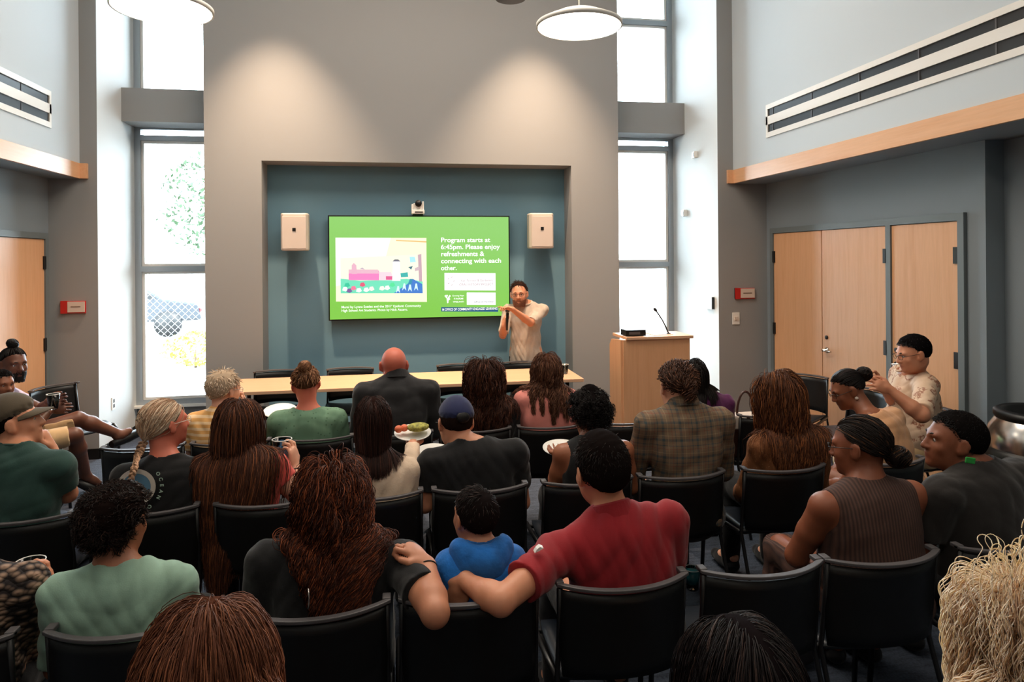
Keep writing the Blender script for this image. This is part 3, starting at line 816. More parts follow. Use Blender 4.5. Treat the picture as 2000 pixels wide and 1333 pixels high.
# ------------------------------------------------------------------ skin, eyes, hair materials
m = M('skin'); at = m.n('ShaderNodeAttribute', attribute_name='Col'); m.l(at.outputs['Color'], m.b.inputs['Base Color'])
m.b.inputs['Roughness'].default_value = .48; m.b.inputs['Specular IOR Level'].default_value = .4
m.b.inputs['Subsurface Weight'].default_value = .12; m.b.inputs['Subsurface Radius'].default_value = (.012, .005, .003); m.b.inputs['Subsurface Scale'].default_value = .6
m.bump(m.noise(m.co(), 160, 3), .06, .002); MT['skin'] = m.m
m = M('hair'); at = m.n('ShaderNodeAttribute', attribute_name='Col'); m.l(at.outputs['Color'], m.b.inputs['Base Color'])
m.b.inputs['Roughness'].default_value = .55; m.b.inputs['Specular IOR Level'].default_value = .22; MT['hair'] = m.m
m = M('hair_base'); at = m.n('ShaderNodeAttribute', attribute_name='Col'); m.l(at.outputs['Color'], m.b.inputs['Base Color']); m.b.inputs['Roughness'].default_value = 1.0; m.b.inputs['Specular IOR Level'].default_value = .03; MT['hair_base'] = m.m
m = M('light_hair'); at = m.n('ShaderNodeAttribute', attribute_name='Col'); m.l(at.outputs['Color'], m.b.inputs['Base Color']); m.b.inputs['Roughness'].default_value = .5; m.b.inputs['Subsurface Weight'].default_value = .8; m.b.inputs['Subsurface Radius'].default_value = (.02, .015, .01); m.b.inputs['Subsurface Scale'].default_value = 1.0; MT['light_hair'] = m.m
MT['eye'] = plain('eye_white', (178, 168, 160), .25); MT['iris'] = plain('iris', (36, 22, 14), .1)
MT['brow'] = plain('eyebrow_hair', (30, 20, 15), .7)
SK = {'light': (226, 168, 140), 'tan': (205, 140, 108), 'olive': (190, 128, 98), 'pink': (214, 120, 96), 'brown': (132, 80, 56), 'dark': (96, 58, 42), 'mid': (158, 100, 72), 'pale': (232, 184, 160)}

# ------------------------------------------------------------------ people
def rotm(yaw=0, pitch=0, roll=0):
    "yaw about z, pitch (nod forward is positive), roll (tilt to own right is positive); degrees"
    a, b, c = map(math.radians, (yaw, pitch, roll))
    R = Matrix.Rotation(a, 3, 'Z') @ Matrix.Rotation(-b, 3, 'X') @ Matrix.Rotation(c, 3, 'Y')
    return np.array(R)

def hand_prims(w, d, n, side, sc=1.0, curl=.5, spread=.12, thumb=.5, curls=None):
    """wrist w, direction d, palm normal n, side vector towards the thumb"""
    d = nrm(d); n = nrm(n - np.dot(n, d) * d); s = nrm(np.cross(d, n)) * side
    out = []; R = np.stack([s, d, n], 1)
    out.append(ell(w + d * .048 * sc, V(.040, .052, .0155) * sc, R, .012))
    out.append(cone(w - d * .01, w + d * .03 * sc, .023 * sc, .021 * sc, .02))
    L = (.070, .079, .074, .058); off = (.029, .0095, -.0095, -.027)
    for i in range(4):
        c = (curls[i] if curls is not None else curl) * (1 + .08 * i)
        base = w + d * (.086 - .006 * abs(i - 1)) * sc + s * off[i] * sc
        dirn = nrm(d + s * spread * (1.2 - i) * .8)
        p = base - d * .02 * sc; ang = c * .5; r = (.0092 if i < 3 else .008) * sc
        for j, (fr_, dc) in enumerate(((.48, .9), (.29, 1.1), (.23, .8))):
            ang_dir = math.cos(ang) * dirn + math.sin(ang) * n
            q = p + ang_dir * L[i] * sc * fr_ + (dirn * .02 * sc if j == 0 else 0)
            out.append(cone(p, q, r, r * .93, .006 if j == 0 else .002)); p = q; r *= .93; ang += c * dc
    t0 = w + d * .018 * sc + s * .022 * sc; t1 = t0 + (d * .55 + s * .75 + n * .25 * thumb) * .038 * sc
    t2 = t1 + nrm(d * .85 + s * (.5 - thumb * .7) + n * .6 * thumb) * .034 * sc; t3 = t2 + nrm(d * .9 + s * (.3 - thumb) + n * .7 * thumb) * .026 * sc
    out += [cone(t0, t1, .015 * sc, .0125 * sc, .014), cone(t1, t2, .0115 * sc, .0102 * sc, .003), cone(t2, t3, .0102 * sc, .0085 * sc, .002)]
    return out

def head_prims(H, R, s, jaw=1.0):
    "H centre between the ears; R head frame (x right, y forward, z up)"
    w = lambda x, y, z: H + R @ (V(x, y, z) * s)
    pr = [ell(w(0, -.014, .030), V(.0765, .098, .088) * s, R, .02), ell(w(0, .030, -.018), V(.064, .062, .074) * s, R, .03),
          ell(w(0, .036, -.062), V(.052 * jaw, .052, .044) * s, R, .035), ell(w(0, .076, -.088), V(.022, .018, .017) * s, R, .02),
          cone(w(0, .088, .012), w(0, .105, -.023), .0085 * s, .0125 * s, .014), ell(w(.013, .098, -.026), V(.009, .010, .008) * s, R, .006), ell(w(-.013, .098, -.026), V(.009, .010, .008) * s, R, .006),
          cone(w(-.038, .078, .026), w(.038, .078, .026), .010 * s, .010 * s, .02), ell(w(0, .089, -.051), V(.023, .010, .0055) * s, R, .006), ell(w(0, .087, -.061), V(.019, .010, .006) * s, R, .006),
          ell(w(.042, .064, -.022), V(.018, .016, .018) * s, R, .02), ell(w(-.042, .064, -.022), V(.018, .016, .018) * s, R, .02)]
    for sg in (-1, 1):
        Re = R @ rotm(sg * 22, 0, 0)
        pr += [ell(w(sg * .084, -.006, .002), V(.0070, .020, .032) * s, Re, .008), ell(w(sg * .074, .004, -.02), V(.009, .010, .014) * s, R, .012)]
    sub = [ell(w(.031, .097, .008), V(.015, .016, .010) * s, R, .014), ell(w(-.031, .097, .008), V(.015, .016, .010) * s, R, .014),
           ell(w(.094, .003, .005), V(.006, .010, .018) * s, R @ rotm(22, 0, 0), .005), ell(w(-.094, .003, .005), V(.006, .010, .018) * s, R @ rotm(-22, 0, 0), .005)]
    lips = w(0, .096, -.056)
    return pr, sub, lips, w

def person(label, x, y, yaw=0, s=1.0, sw=.185, fat=1.0, skin='light', head=None, hrot=(0, 5, 0), hs=1.0, lean=4, side=0, neck_z=None,
           armL=None, armR=None, handL=None, handR=None, shirt=None, sleeve='short', trousers=None, shoes=None, h=.009,
           stand=False, legs=None, hip_z=.53, fold=.005, collar=True, shoulder_drop=0, group=None, brows=True, belly=0, jaw=1.0, feet_bare=False, neck=1.0, hips=1.0, shorts=False, sh_off=None, name='person'):
    R0 = rotm(yaw); base = V(x, y, 0)
    root = thing(name, label, 'person', (x, y, 0), group=group)
    W_ = lambda a, b, c: base + R0 @ V(a, b, c)
    # --- spine
    if stand: hip_z = .93 * s
    pel = W_(0, 0, hip_z); ln = math.radians(lean); sd = math.radians(side)
    up = nrm(R0 @ V(math.sin(sd), math.sin(ln), math.cos(ln))); fwd = R0 @ V(0, 1, 0); rgt = R0 @ V(1, 0, 0); fwd = nrm(fwd - up * (fwd @ up)); rgt2 = nrm(np.cross(fwd, up))
    T = np.stack([rgt2, fwd, up], 1); tl = .545 * s
    sp = lambda a, b, c: pel + T @ (V(a, b, c) * s)
    nb = sp(0, -.015, .535) if neck_z is None else pel + up * ((neck_z - pel[2]) / up[2])
    k_up = float((nb - pel) @ up) / (.535 * s)
    sp = lambda a, b, c: pel + T @ (V(a, b, c * k_up) * s)
    if head is None: head = nb + V(0, 0, .155 * s) + R0 @ V(0, .03, 0) * s
    head = np.asarray(head, float)
    RH = rotm(yaw + hrot[0], hrot[1], hrot[2])
    f = fat
    torso = [ell(sp(0, -.01, .0), V(.165 * hips * (.6 + .4 * f), .125 * f, .11) * s, T, .05), ell(sp(0, 0, .14), V(.145 * f, .112 * f, .15) * s, T, .06), ell(sp(0, .0, .33), V(.168 * (.7 + .3 * f), .112 * (.6 + .4 * f), .17) * s, T, .06)]
    if belly: torso.append(ell(sp(0, .06, .12), V(.14, .10, .13) * s * (1 + belly), T, .06))
    shj = []
    for sg in (-1, 1):
        so = V(0, 0, 0) if not sh_off else V(*sh_off[0 if sg < 0 else 1])
        j = sp(sg * (sw - .03) / s, -.012, .462 - shoulder_drop) + R0 @ so
        shj.append(j)
    torso += [cone(shj[0], sp(0, -.015, .46), .056 * s, .078 * s, .05), cone(shj[1], sp(0, -.015, .46), .056 * s, .078 * s, .05)]
    for sg, j in ((-1, shj[0]), (1, shj[1])):
        torso.append(cone(nb + up * .015 * s + R0 @ V(sg * .03, -.012, 0) * s, j * .55 + nb * .45 - up * .02 * s, .036 * s, .046 * s, .04))
        torso.append(ell(sp(sg * .085, -.05, .34), V(.075, .05, .11) * s, T, .04))
    # --- legs
    LG = []; 
    if legs is None:
        if stand: legs = [[(-.09, 0, .90), (-.11, .02, .50), (-.11, -.01, .09), (-.13, .14, .04)], [(.09, 0, .90), (.11, .02, .50), (.11, -.01, .09), (.13, .14, .04)]]
        else: legs = [[(-.10, .02, .53), (-.13, .42, .545), (-.13, .44, .09), (-.14, .58, .045)], [(.10, .02, .53), (.13, .42, .545), (.13, .44, .09), (.14, .58, .045)]]
        legs = [[V(*q) * (s if stand else V(s, s, 1)) for q in L_] for L_ in legs]
        if not stand:
            for L_ in legs: L_[0][2] = hip_z; L_[1][2] = .545 * (.5 + .5 * s)
        legs = [[base + R0 @ q for q in L_] for L_ in legs]
    thigh = []; calf = []; foot = []
    for L_ in legs:
        hp, kn, an, to = [np.asarray(q, float) for q in L_]
        thigh += [cone(hp, kn, .085 * s * (.6 + .4 * f), .058 * s, .05)]
        md = kn * .7 + an * .3 + nrm(an - kn)[::-1] * 0
        calf += [cone(kn, md, .053 * s, .056 * s, .02), cone(md, an, .056 * s, .036 * s, .03)]
        fd = nrm(to - an * V(1, 1, 0) - V(0, 0, to[2])); heel = an - fd * .03 * s + V(0, 0, -.045 * s) if not feet_bare else an
        foot += [cone(an, an * .35 + to * .65, .036 * s, .028 * s, .02), cone(an * .5 + to * .5, to, .033 * s, .026 * s, .02), cone(an - nrm(to - an) * .03, an, .034 * s, .034 * s, .02)]
    # --- arms
    arms = []; upper = []; fore = []; hands = []
    for k_, (sg, j, spec, hsp) in enumerate(((-1, shj[0], armL, handL), (1, shj[1], armR, handR))):
        if spec is None:
            el = j + R0 @ V(sg * .05, .08, -.27) * s; wr = j + R0 @ V(sg * -.03, .30, -.36) * s
        else:
            el, wr = spec
            el = W_(*el) if isinstance(el, tuple) else np.asarray(el, float); wr = W_(*wr) if isinstance(wr, tuple) else np.asarray(wr, float)
        af = .8 + .2 * f
        upper.append([cone(j, j * .5 + el * .5, .050 * s * af, .046 * s * af, .03), cone(j * .5 + el * .5, el, .046 * s * af, .039 * s * af, .02)])
        m1 = el * .7 + wr * .3
        fore.append([cone(el, m1, .039 * s * af, .041 * s * af, .02), cone(m1, wr, .041 * s * af, .026 * s, .02)])
        hd = dict(d=wr - el, n=V(0, 0, -1) + .2 * nrm(base - wr), curl=.45)
        if hsp: hd.update(hsp)
        hd['n'] = np.asarray(hd['n'], float)
        dd = nrm(hd['d']); nn = nrm(hd['n'] - (hd['n'] @ dd) * dd); sv = np.cross(dd, nn)
        thumbside = hd.pop('side', None)
        # the thumb sits so that a left and a right hand mirror each other
        sdv = (-1 if sg < 0 else 1) if thumbside is None else thumbside
        hd['n'] = nn
        hands += hand_prims(wr, dd, nn, sdv, s, **{q: v for q, v in hd.items() if q not in ('d', 'n')})
        arms.append((j, el, wr))
    # --- head, neck
    hp_, hsub, lips, hw = head_prims(head, RH, hs * s, jaw)
    nk = [cone(nb - up * .03 * s, head + RH @ V(0, -.022, -.045) * s, .056 * s * neck, .053 * s * neck, .035)]
    body = torso + nk + hp_ + thigh + calf + foot + upper[0] + upper[1] + fore[0] + fore[1] + hands
    lo = np.min([pbox(p, .01)[0] for p in body], 0); hi = np.max([pbox(p, .01)[1] for p in body], 0)
    Fd = Field(lo, hi, h)
    for p_ in torso + thigh + calf + foot: Fd.add(p_)
    for a_ in (0, 1):
        for p_ in upper[a_] + fore[a_]: Fd.add((*p_[:5], .015))
    for p_ in nk + hp_: Fd.add(p_)
    for p_ in hsub: Fd.add(p_, 's')
    for p_ in hands: Fd.add((*p_[:5], min(p_[5], .014)))
    vt, q = Fd.mesh(); me = np_mesh('body', vt - base, q)
    sk = np.array(sl(SK[skin] if isinstance(skin, str) else skin)[:3]); cols = np.tile(sk, (len(vt), 1))
    hl_ = (vt - lips) @ RH; li = np.exp(-((hl_[:, 0] / (.022 * s)) ** 2 + (hl_[:, 2] / (.008 * s)) ** 2 + (hl_[:, 1] / (.016 * s)) ** 2))[:, None]
    cols = cols * (1 - li * np.array([.25, .5, .5])); set_col(me, cols)
    bo = new_mesh_obj('body', me, MT['skin'], root); 
    # --- eyes and brows
    for sg in (-1, 1):
        ec = hw(sg * .031, .0745, .008); eb = MB(); es = .0108 * s * hs
        RR = Matrix([list(r) for r in RH]).to_4x4()
        X4 = Matrix.Translation(Vector(ec - base)) @ RR @ Matrix.Rotation(-PI / 2, 4, 'X')
        pf = [(es * math.sin(t), es * math.cos(t)) for t in (0, .28, .5)]; pf2 = [(es * math.sin(t), es * math.cos(t)) for t in (.5, 1.0, 1.5, 2.1, 2.7, PI)]
        eb.cur = 1; eb.lathe(pf, seg=14, M4=X4); eb.cur = 0; eb.lathe(pf2, seg=14, M4=X4)
        eb.build('eye', [MT['eye'], MT['iris']], root)
        if brows:
            pts = [hw(sg * a, b, c) - base for a, b, c in ((.016, .091, .029), (.03, .090, .034), (.046, .077, .030))]
            MB().tube([Vector(p_) for p_ in pts], [.0030 * s, .0035 * s, .002 * s], 6).build('eyebrow', MT['brow'], root)
    info = dict(root=root, base=base, H=head, RH=RH, s=s * hs, nb=nb, up=up, T=T, sp=sp, arms=arms, R0=R0, hw=hw, torso=torso, shirt=[], upper=upper, shj=shj, fwd=fwd)
    # --- shirt
    if shirt is not None:
        inf = .011 * s; pr = [inflate(p_, inf) for p_ in torso]
        if stand: pr.append(ell(sp(0, 0, -.11), V(.168 * f, .135 * f, .16) * s, T, .05)); torso_hem = 1
        if sleeve == 'tank': pr = [inflate(p_, inf * .6) for p_ in torso]
        slp = []; cuts = []
        for a_ in (0, 1):
            j, el, wr = arms[a_]
            if sleeve in ('short', 'cap'):
                t = .62 if sleeve == 'short' else .35; e = j + (el - j) * t
                slp.append(cone(j, e, .064 * s * (.8 + .2 * f), .062 * s * (.8 + .2 * f), .03)); cuts.append((e, nrm(el - j)))
            elif sleeve == 'half':
                slp.append(cone(j, el * .9 + j * .1, .064 * s * (.8 + .2 * f), .056 * s * (.8 + .2 * f), .03)); cuts.append((el * .9 + j * .1, nrm(el - j)))
            elif sleeve == 'puff':
                e = j * .45 + el * .55; slp += [cone(j, e, .075 * s, .068 * s, .03)]; cuts.append((el * .7 + j * .3, nrm(el - j)))
            elif sleeve == 'long':
                slp += [inflate(p_, .012 * s) for p_ in upper[a_]] + [inflate(p_, .012 * s) for p_ in fore[a_]]; cuts.append((wr - nrm(wr - el) * .01, nrm(wr - el)))
        pr2 = pr + slp
        lo = np.min([pbox(p_, .02)[0] for p_ in pr2], 0); hi = np.max([pbox(p_, .02)[1] for p_ in pr2], 0)
        Fs = Field(lo, hi, max(h * .9, .005))
        for p_ in pr: Fs.add(p_)
        if sleeve == 'tank':
            for a_ in (0, 1): Fs.add(ell(shj[a_] + (-1, 1)[a_] * rgt2 * .052 * s + up * .005, V(.078, .16, .115) * s, T, .01), 's')
        # sleeves are meshed in their own field so the cuff plane only trims the sleeve
        D0 = Fs.D.copy(); Dall = D0
        for a_ in (0, 1):
            if not cuts: break
            Fs.D = np.full(Fs.n, .2, np.float32)
            per = len(slp) // 2
            for p_ in slp[a_ * per:(a_ + 1) * per]: Fs.add((*p_[:5], .02))
            Fs.cut_plane(*cuts[a_]); Dall = smin(Dall, Fs.D, .03)
        Fs.D = Dall
        if fold: Fs.D = Fs.D + folds(Fs.grid(), len(label) + int(abs(x) * 37), fold)
        Fs.cut_plane(pel - up * (.17 if stand else .06) * s, -up)
        # neckline
        nc = nb + up * .02 * s
        if collar != 'polo':
            Fs.add(ell(nb + up * .055 * s + fwd * .03 * s, V(.076, .092, .062) * s * (1.25 if collar == 'wide' else 1), T, .006), 's')
        vt, q = Fs.mesh(); me = np_mesh('shirt', vt - base, q)
        so_ = new_mesh_obj('shirt', me, shirt, root); info['shirt_obj'] = so_
        if collar in (True, 'polo'):
            cp = MB(); n_ = 28; pts = []
            for i in range(n_):
                a = 2 * PI * i / n_; r_ = .066 * s
                zz = (.018 if collar is True else .03) - .018 * math.sin(a)
                pts.append(Vector(nb - base + T @ (V(r_ * math.cos(a), .012 + r_ * 1.05 * math.sin(a), zz) * V(1, 1, s))))
            if collar is True: cp.tube(pts, .0075 * s, 6, closed=True); cp.build('neckband', shirt, so_)
            else:
                vs = []; fs = []
                for i in range(n_ + 1):
                    a = PI / 2 + .25 + (2 * PI - .5) * i / n_; 
                    for (rr_, zz) in ((.062, .055), (.070, .052), (.088, .008), (.080, .006)):
                        vs.append(nb - base + T @ (V(rr_ * math.cos(a), .008 + rr_ * 1.0 * math.sin(a), zz - .022 * math.sin(a)) * s))
                for i in range(n_):
                    for k_ in range(4): fs.append((i * 4 + k_, i * 4 + (k_ + 1) % 4, i * 4 + 4 + (k_ + 1) % 4, i * 4 + 4 + k_))
                cp.smooth = False; cp.add(vs, fs); cp.build('collar', shirt, so_)
        info['shirt'] = pr2
    # --- trousers
    if trousers is not None:
        tp = [inflate(p_, .010 * s) for p_ in torso[:1]] + [inflate(p_, .016 * s) for p_ in thigh] + ([] if shorts else [inflate(p_, .018 * s) for p_ in calf])
        lo = np.min([pbox(p_, .02)[0] for p_ in tp], 0); hi = np.max([pbox(p_, .02)[1] for p_ in tp], 0)
        Ft = Field(lo, hi, h * 1.2)
        for p_ in tp: Ft.add((*p_[:5], .03))
        Ft.cut_plane(pel + up * (-.06 if stand else .09), up)
        if shorts:
            D0 = Ft.D
            for L_ in legs: kn = np.asarray(L_[1]); hp0 = np.asarray(L_[0]); Ft.cut_plane(kn - nrm(kn - hp0) * .05, nrm(kn - hp0) * 1.0) if False else None
            X, Y, Z = Ft.grid()
            for L_ in legs:
                hp0, kn = np.asarray(L_[0]), np.asarray(L_[1]); n_ = nrm(kn - hp0); c = kn - n_ * .04; sph = np.sqrt((X - kn[0]) ** 2 + (Y - kn[1]) ** 2 + (Z - kn[2]) ** 2) - .16
                pl = (X - c[0]) * n_[0] + (Y - c[1]) * n_[1] + (Z - c[2]) * n_[2]
                Ft.D = np.maximum(Ft.D, np.minimum(pl, -sph)).astype(np.float32)
        Ft.D = Ft.D + folds(Ft.grid(), 5, .004)
        vt, q = Ft.mesh(); new_mesh_obj('trousers' if not shorts else 'shorts', np_mesh('trousers', vt - base, q), trousers, root)
    if shoes is not None:
        for L_ in legs:
            an, to = np.asarray(L_[2]), np.asarray(L_[3]); an2 = an * V(1, 1, 0) + V(0, 0, .05); 
            tp = [cone(an2, an2 * .3 + to * .7, .043 * s, .040 * s, .02), cone(an2 * .5 + to * .5, to + nrm(to - an2) * .02, .038 * s, .034 * s, .02), cone(an2 - nrm(to - an2) * .03, an, .04 * s, .042 * s, .02)]
            lo = np.min([pbox(p_, .01)[0] for p_ in tp], 0); hi = np.max([pbox(p_, .01)[1] for p_ in tp], 0)
            Ft = Field(lo, hi, .008)
            for p_ in tp: Ft.add(p_)
            Ft.cut_plane(V(0, 0, .006), V(0, 0, -1)); Ft.cut_plane(an + V(0, 0, .02), V(0, 0, 1))
            vt, q = Ft.mesh(); new_mesh_obj('shoe', np_mesh('shoe', vt - base, q), shoes, root)
    return info

# ------------------------------------------------------------------ hair
def strands(name, paths, radii, colors, parent, base, sides=3, extra=None, mat=None):
    "paths (N,K,3) swept into thin tapered tubes; extra = (verts, quads, cols) merged in"
    N, K, _ = paths.shape
    t = np.gradient(paths, axis=1); t /= (np.linalg.norm(t, axis=2, keepdims=True) + 1e-9)
    ref = np.array([.31, .22, .92]); a = np.cross(t, ref); a /= (np.linalg.norm(a, axis=2, keepdims=True) + 1e-9); b = np.cross(t, a)
    an = 2 * PI * np.arange(sides) / sides
    ring = paths[:, :, None, :] + radii[:, :, None, None] * (np.cos(an)[None, None, :, None] * a[:, :, None, :] + np.sin(an)[None, None, :, None] * b[:, :, None, :])
    vt = ring.reshape(-1, 3)
    i = np.arange(N)[:, None, None]; k = np.arange(K - 1)[None, :, None]; q = np.arange(sides)[None, None, :]
    o = i * K * sides; f0 = o + k * sides + q; f1 = o + k * sides + (q + 1) % sides; f2 = f1 + sides; f3 = f0 + sides
    qd = np.stack([f0, f1, f2, f3], -1).reshape(-1, 4)
    if colors.ndim == 2: colors = np.repeat(colors[:, None, :], K, 1)
    cc = np.repeat(colors.reshape(-1, 3), sides, 0)
    if extra is not None:
        ev, eq, ec = extra; qd = np.concatenate([qd, eq + len(vt)]); vt = np.concatenate([vt, ev]); cc = np.concatenate([cc, ec])
    mi = None if extra is None else np.concatenate([np.zeros(len(qd) - len(extra[1]), int), np.ones(len(extra[1]), int)])
    me = np_mesh(name, vt - base, qd, mi=mi); set_col(me, cc)
    return new_mesh_obj(name, me, [mat or MT['hair'], MT['hair_base']], parent)

HL = ([-1.01, -.6, -.3, 0.0, .2, .45, .7, 1.01], [-.72, -.66, -.42, -.16, .02, .30, .50, .56])
HS = ([-1.01, -.6, -.35, -.1, .12, .3, .5, .75, 1.01], [-.93, -.90, -.78, -.55, -.34, .02, .36, .50, .54])
def hair_ok(D, hl=HL, shift=0):
    "D unit directions in the head frame, True where the scalp carries hair"
    return D[:, 2] > np.interp(D[:, 1], hl[0], hl[1]) + shift + .05 * np.sin(9 * D[:, 0])
def scalp(I, n, hl=HL, lift=.004, rng=RNG, shift=0):
    d = rng.normal(size=(n * 4, 3)); d /= np.linalg.norm(d, axis=1, keepdims=True); d = d[hair_ok(d, hl, shift)][:n]
    r = V(.0765, .098, .088) + lift
    p = d * r * I['s']; c = V(0, -.014, .030) * I['s']
    loc = c + p; nn = d / r; nn /= np.linalg.norm(nn, axis=1, keepdims=True)
    return loc, nn, d
def cap_mesh(I, thick, hl=HL, noise=0, h=.006, bulge=None, shift=0, top=0):
    "solid hair base hugging the skull"
    s = I['s']; c = I['H'] + I['RH'] @ (V(0, -.014, .030) * s); r = (V(.0765, .098, .088) + thick + V(0, 0, top)) * s
    ex = float(r.max()) + (max(float(np.max(b[1])) + float(np.linalg.norm(b[0])) for b in bulge) if bulge else 0)
    Fh = Field(c - ex, c + ex, h); X, Y, Z = Fh.grid(); R = I['RH']
    px, py, pz = X - c[0], Y - c[1], Z - c[2]; q = [R[0, i] * px + R[1, i] * py + R[2, i] * pz for i in range(3)]
    r = (V(.0765, .098, .088) + .0005 + V(0, 0, top)) * s
    L = np.sqrt((q[0] / r[0]) ** 2 + (q[1] / r[1]) ** 2 + (q[2] / r[2]) ** 2); D = (L - 1) * float(r.min())
    ln = np.sqrt(q[0] ** 2 + q[1] ** 2 + q[2] ** 2) + 1e-6
    edge = (np.interp((q[1] / ln).ravel(), hl[0], hl[1]).reshape(ln.shape) + shift - q[2] / ln) * .09
    edge = edge + .004 * np.sin(X * 160 + 2 * np.sin(Z * 90)) * np.sin(Y * 130 + Z * 140)
    ss = np.clip(-edge / .034, 0, 1); ss = ss * ss * (3 - 2 * ss)
    Fh.D = np.maximum(D - thick * s * ss, edge).astype(np.float32)
    if bulge:
        for (oc, rr) in bulge: Fh.add(ell(c + R @ (V(*oc) * s), V(*rr) * s, R, .02))
    if noise: Fh.D = Fh.D + folds((X, Y, Z), 3, noise, 90.0)
    return Fh.mesh()
def vary(c, n, amt=.25, rng=RNG, hi=None, ph=.0):
    base = np.array(sl(c)[:3]); k = 1 + rng.normal(size=(n, 1)) * amt; out = base * np.clip(k, .35, 2.2)
    if hi is not None:
        m_ = rng.random(n) < ph; out[m_] = np.array(sl(hi)[:3]) * np.clip(k[m_], .6, 1.5)
    return out

def grow(I, roots, dirs, lengths, K=22, grav=.25, layer=None, attract=None, colliders=None, tang=None, fwd_bias=None, damp=0.0):
    "advance strands step by step over the head and body; everything in world space"
    N = len(roots); Pp = np.zeros((N, K, 3)); p = roots.copy(); d = dirs.copy(); Pp[:, 0] = p
    step = (lengths / (K - 1))[:, None]; lay = (np.zeros(N) if layer is None else layer)
    col = colliders
    dn = np.array([0, 0, -1.0])
    for k in range(1, K):
        if attract is not None:
            tgt, on = attract(k / (K - 1), p); a = tgt - p; dist = np.linalg.norm(a, axis=1, keepdims=True); a = a / (dist + 1e-6)
            d = d * (1 - on) + a * on
        d = d * (1 - grav) + dn * grav
        if damp: d[:, :2] *= (1 - damp)
        d /= np.linalg.norm(d, axis=1, keepdims=True) + 1e-9
        q = p + d * step
        for it in range(2):
            e = .004; s0 = prims_sdf(col, q) - lay; bad = s0 < 0
            if not bad.any(): break
            qb = q[bad]; g = np.stack([prims_sdf(col, qb + np.eye(3)[i] * e) for i in range(3)], 1) - (s0[bad] + lay[bad])[:, None]
            g /= np.linalg.norm(g, axis=1, keepdims=True) + 1e-9
            q[bad] = qb - g * s0[bad][:, None]
        d = (q - p); d /= np.linalg.norm(d, axis=1, keepdims=True) + 1e-9
        p = q; Pp[:, k] = p
    return Pp
def head_coll(I):
    s = I['s']; R = I['RH']; hw = I['hw']
    return [ell(hw(0, -.014, .030), V(.0765, .098, .088) * s, R, .01), ell(hw(0, .030, -.030), V(.064, .062, .080) * s, R, .02), cone(I['nb'], I['H'] + R @ V(0, -.022, -.045), .056, .053, .02)]

def curl_it(paths, amp, wl, rng=RNG, start=.2, clump=None):
    "adds a helix around every strand"
    N, K, _ = paths.shape
    seg = np.linalg.norm(np.diff(paths, axis=1), axis=2); s = np.concatenate([np.zeros((N, 1)), np.cumsum(seg, 1)], 1)
    t = np.gradient(paths, axis=1); t /= np.linalg.norm(t, axis=2, keepdims=True) + 1e-9
    a = np.cross(t, [.3, .2, .9]); a /= np.linalg.norm(a, axis=2, keepdims=True) + 1e-9; b = np.cross(t, a)
    if clump is None:
        m0 = paths[:, K // 2]; f = 22.0
        ph = (2.5 * np.sin(m0[:, 0:1] * f) + 2.5 * np.sin(m0[:, 2:3] * f * .8 + 1) + 2.2 * np.sin(m0[:, 1:2] * f + 2)) + rng.normal(size=(N, 1)) * .45
        w = wl * (1 + .15 * np.sin(m0[:, 0:1] * 31 + m0[:, 2:3] * 17)) * rng.uniform(.96, 1.04, (N, 1)); am = amp * rng.uniform(.6, 1.3, (N, 1))
    else:
        g = rng.integers(0, clump, N); ph = rng.uniform(0, 2 * PI, clump)[g][:, None] + rng.normal(size=(N, 1)) * .35; w = (wl * rng.uniform(.8, 1.3, clump))[g][:, None]; am = (amp * rng.uniform(.6, 1.3, clump))[g][:, None]
    T_ = s[:, -1:] + 1e-9; ramp = np.clip((s / T_ - start * .3) / max(start, .01), 0, 1)
    th = 2 * PI * s / w + ph
    return paths + (am * ramp)[:, :, None] * (np.cos(th)[:, :, None] * a + np.sin(th)[:, :, None] * b)

def clumped(Pp, rng, n_c, w_end):
    "draw neighbouring strands together into locks towards the tips; the lock itself carries a slight wave"
    N, K, _ = Pp.shape; gi = rng.choice(N, min(n_c, N), replace=False); mid = Pp[:, K // 3]
    near = np.argmin(((mid[:, None] - Pp[gi][None, :, K // 3]) ** 2).sum(2), 1)
    w = (np.linspace(0, 1, K) ** 1.2 * w_end)[None, :, None]; gp = Pp[gi[near]]
    return Pp * (1 - w) + gp * w

def taper(N, K, r, tip=.35, rng=RNG):
    t = np.linspace(0, 1, K); prof = np.minimum(1, .55 + t * 3) * (1 - (1 - tip) * np.clip((t - .6) / .4, 0, 1))
    return r * rng.uniform(.7, 1.3, (N, 1)) * prof[None, :]

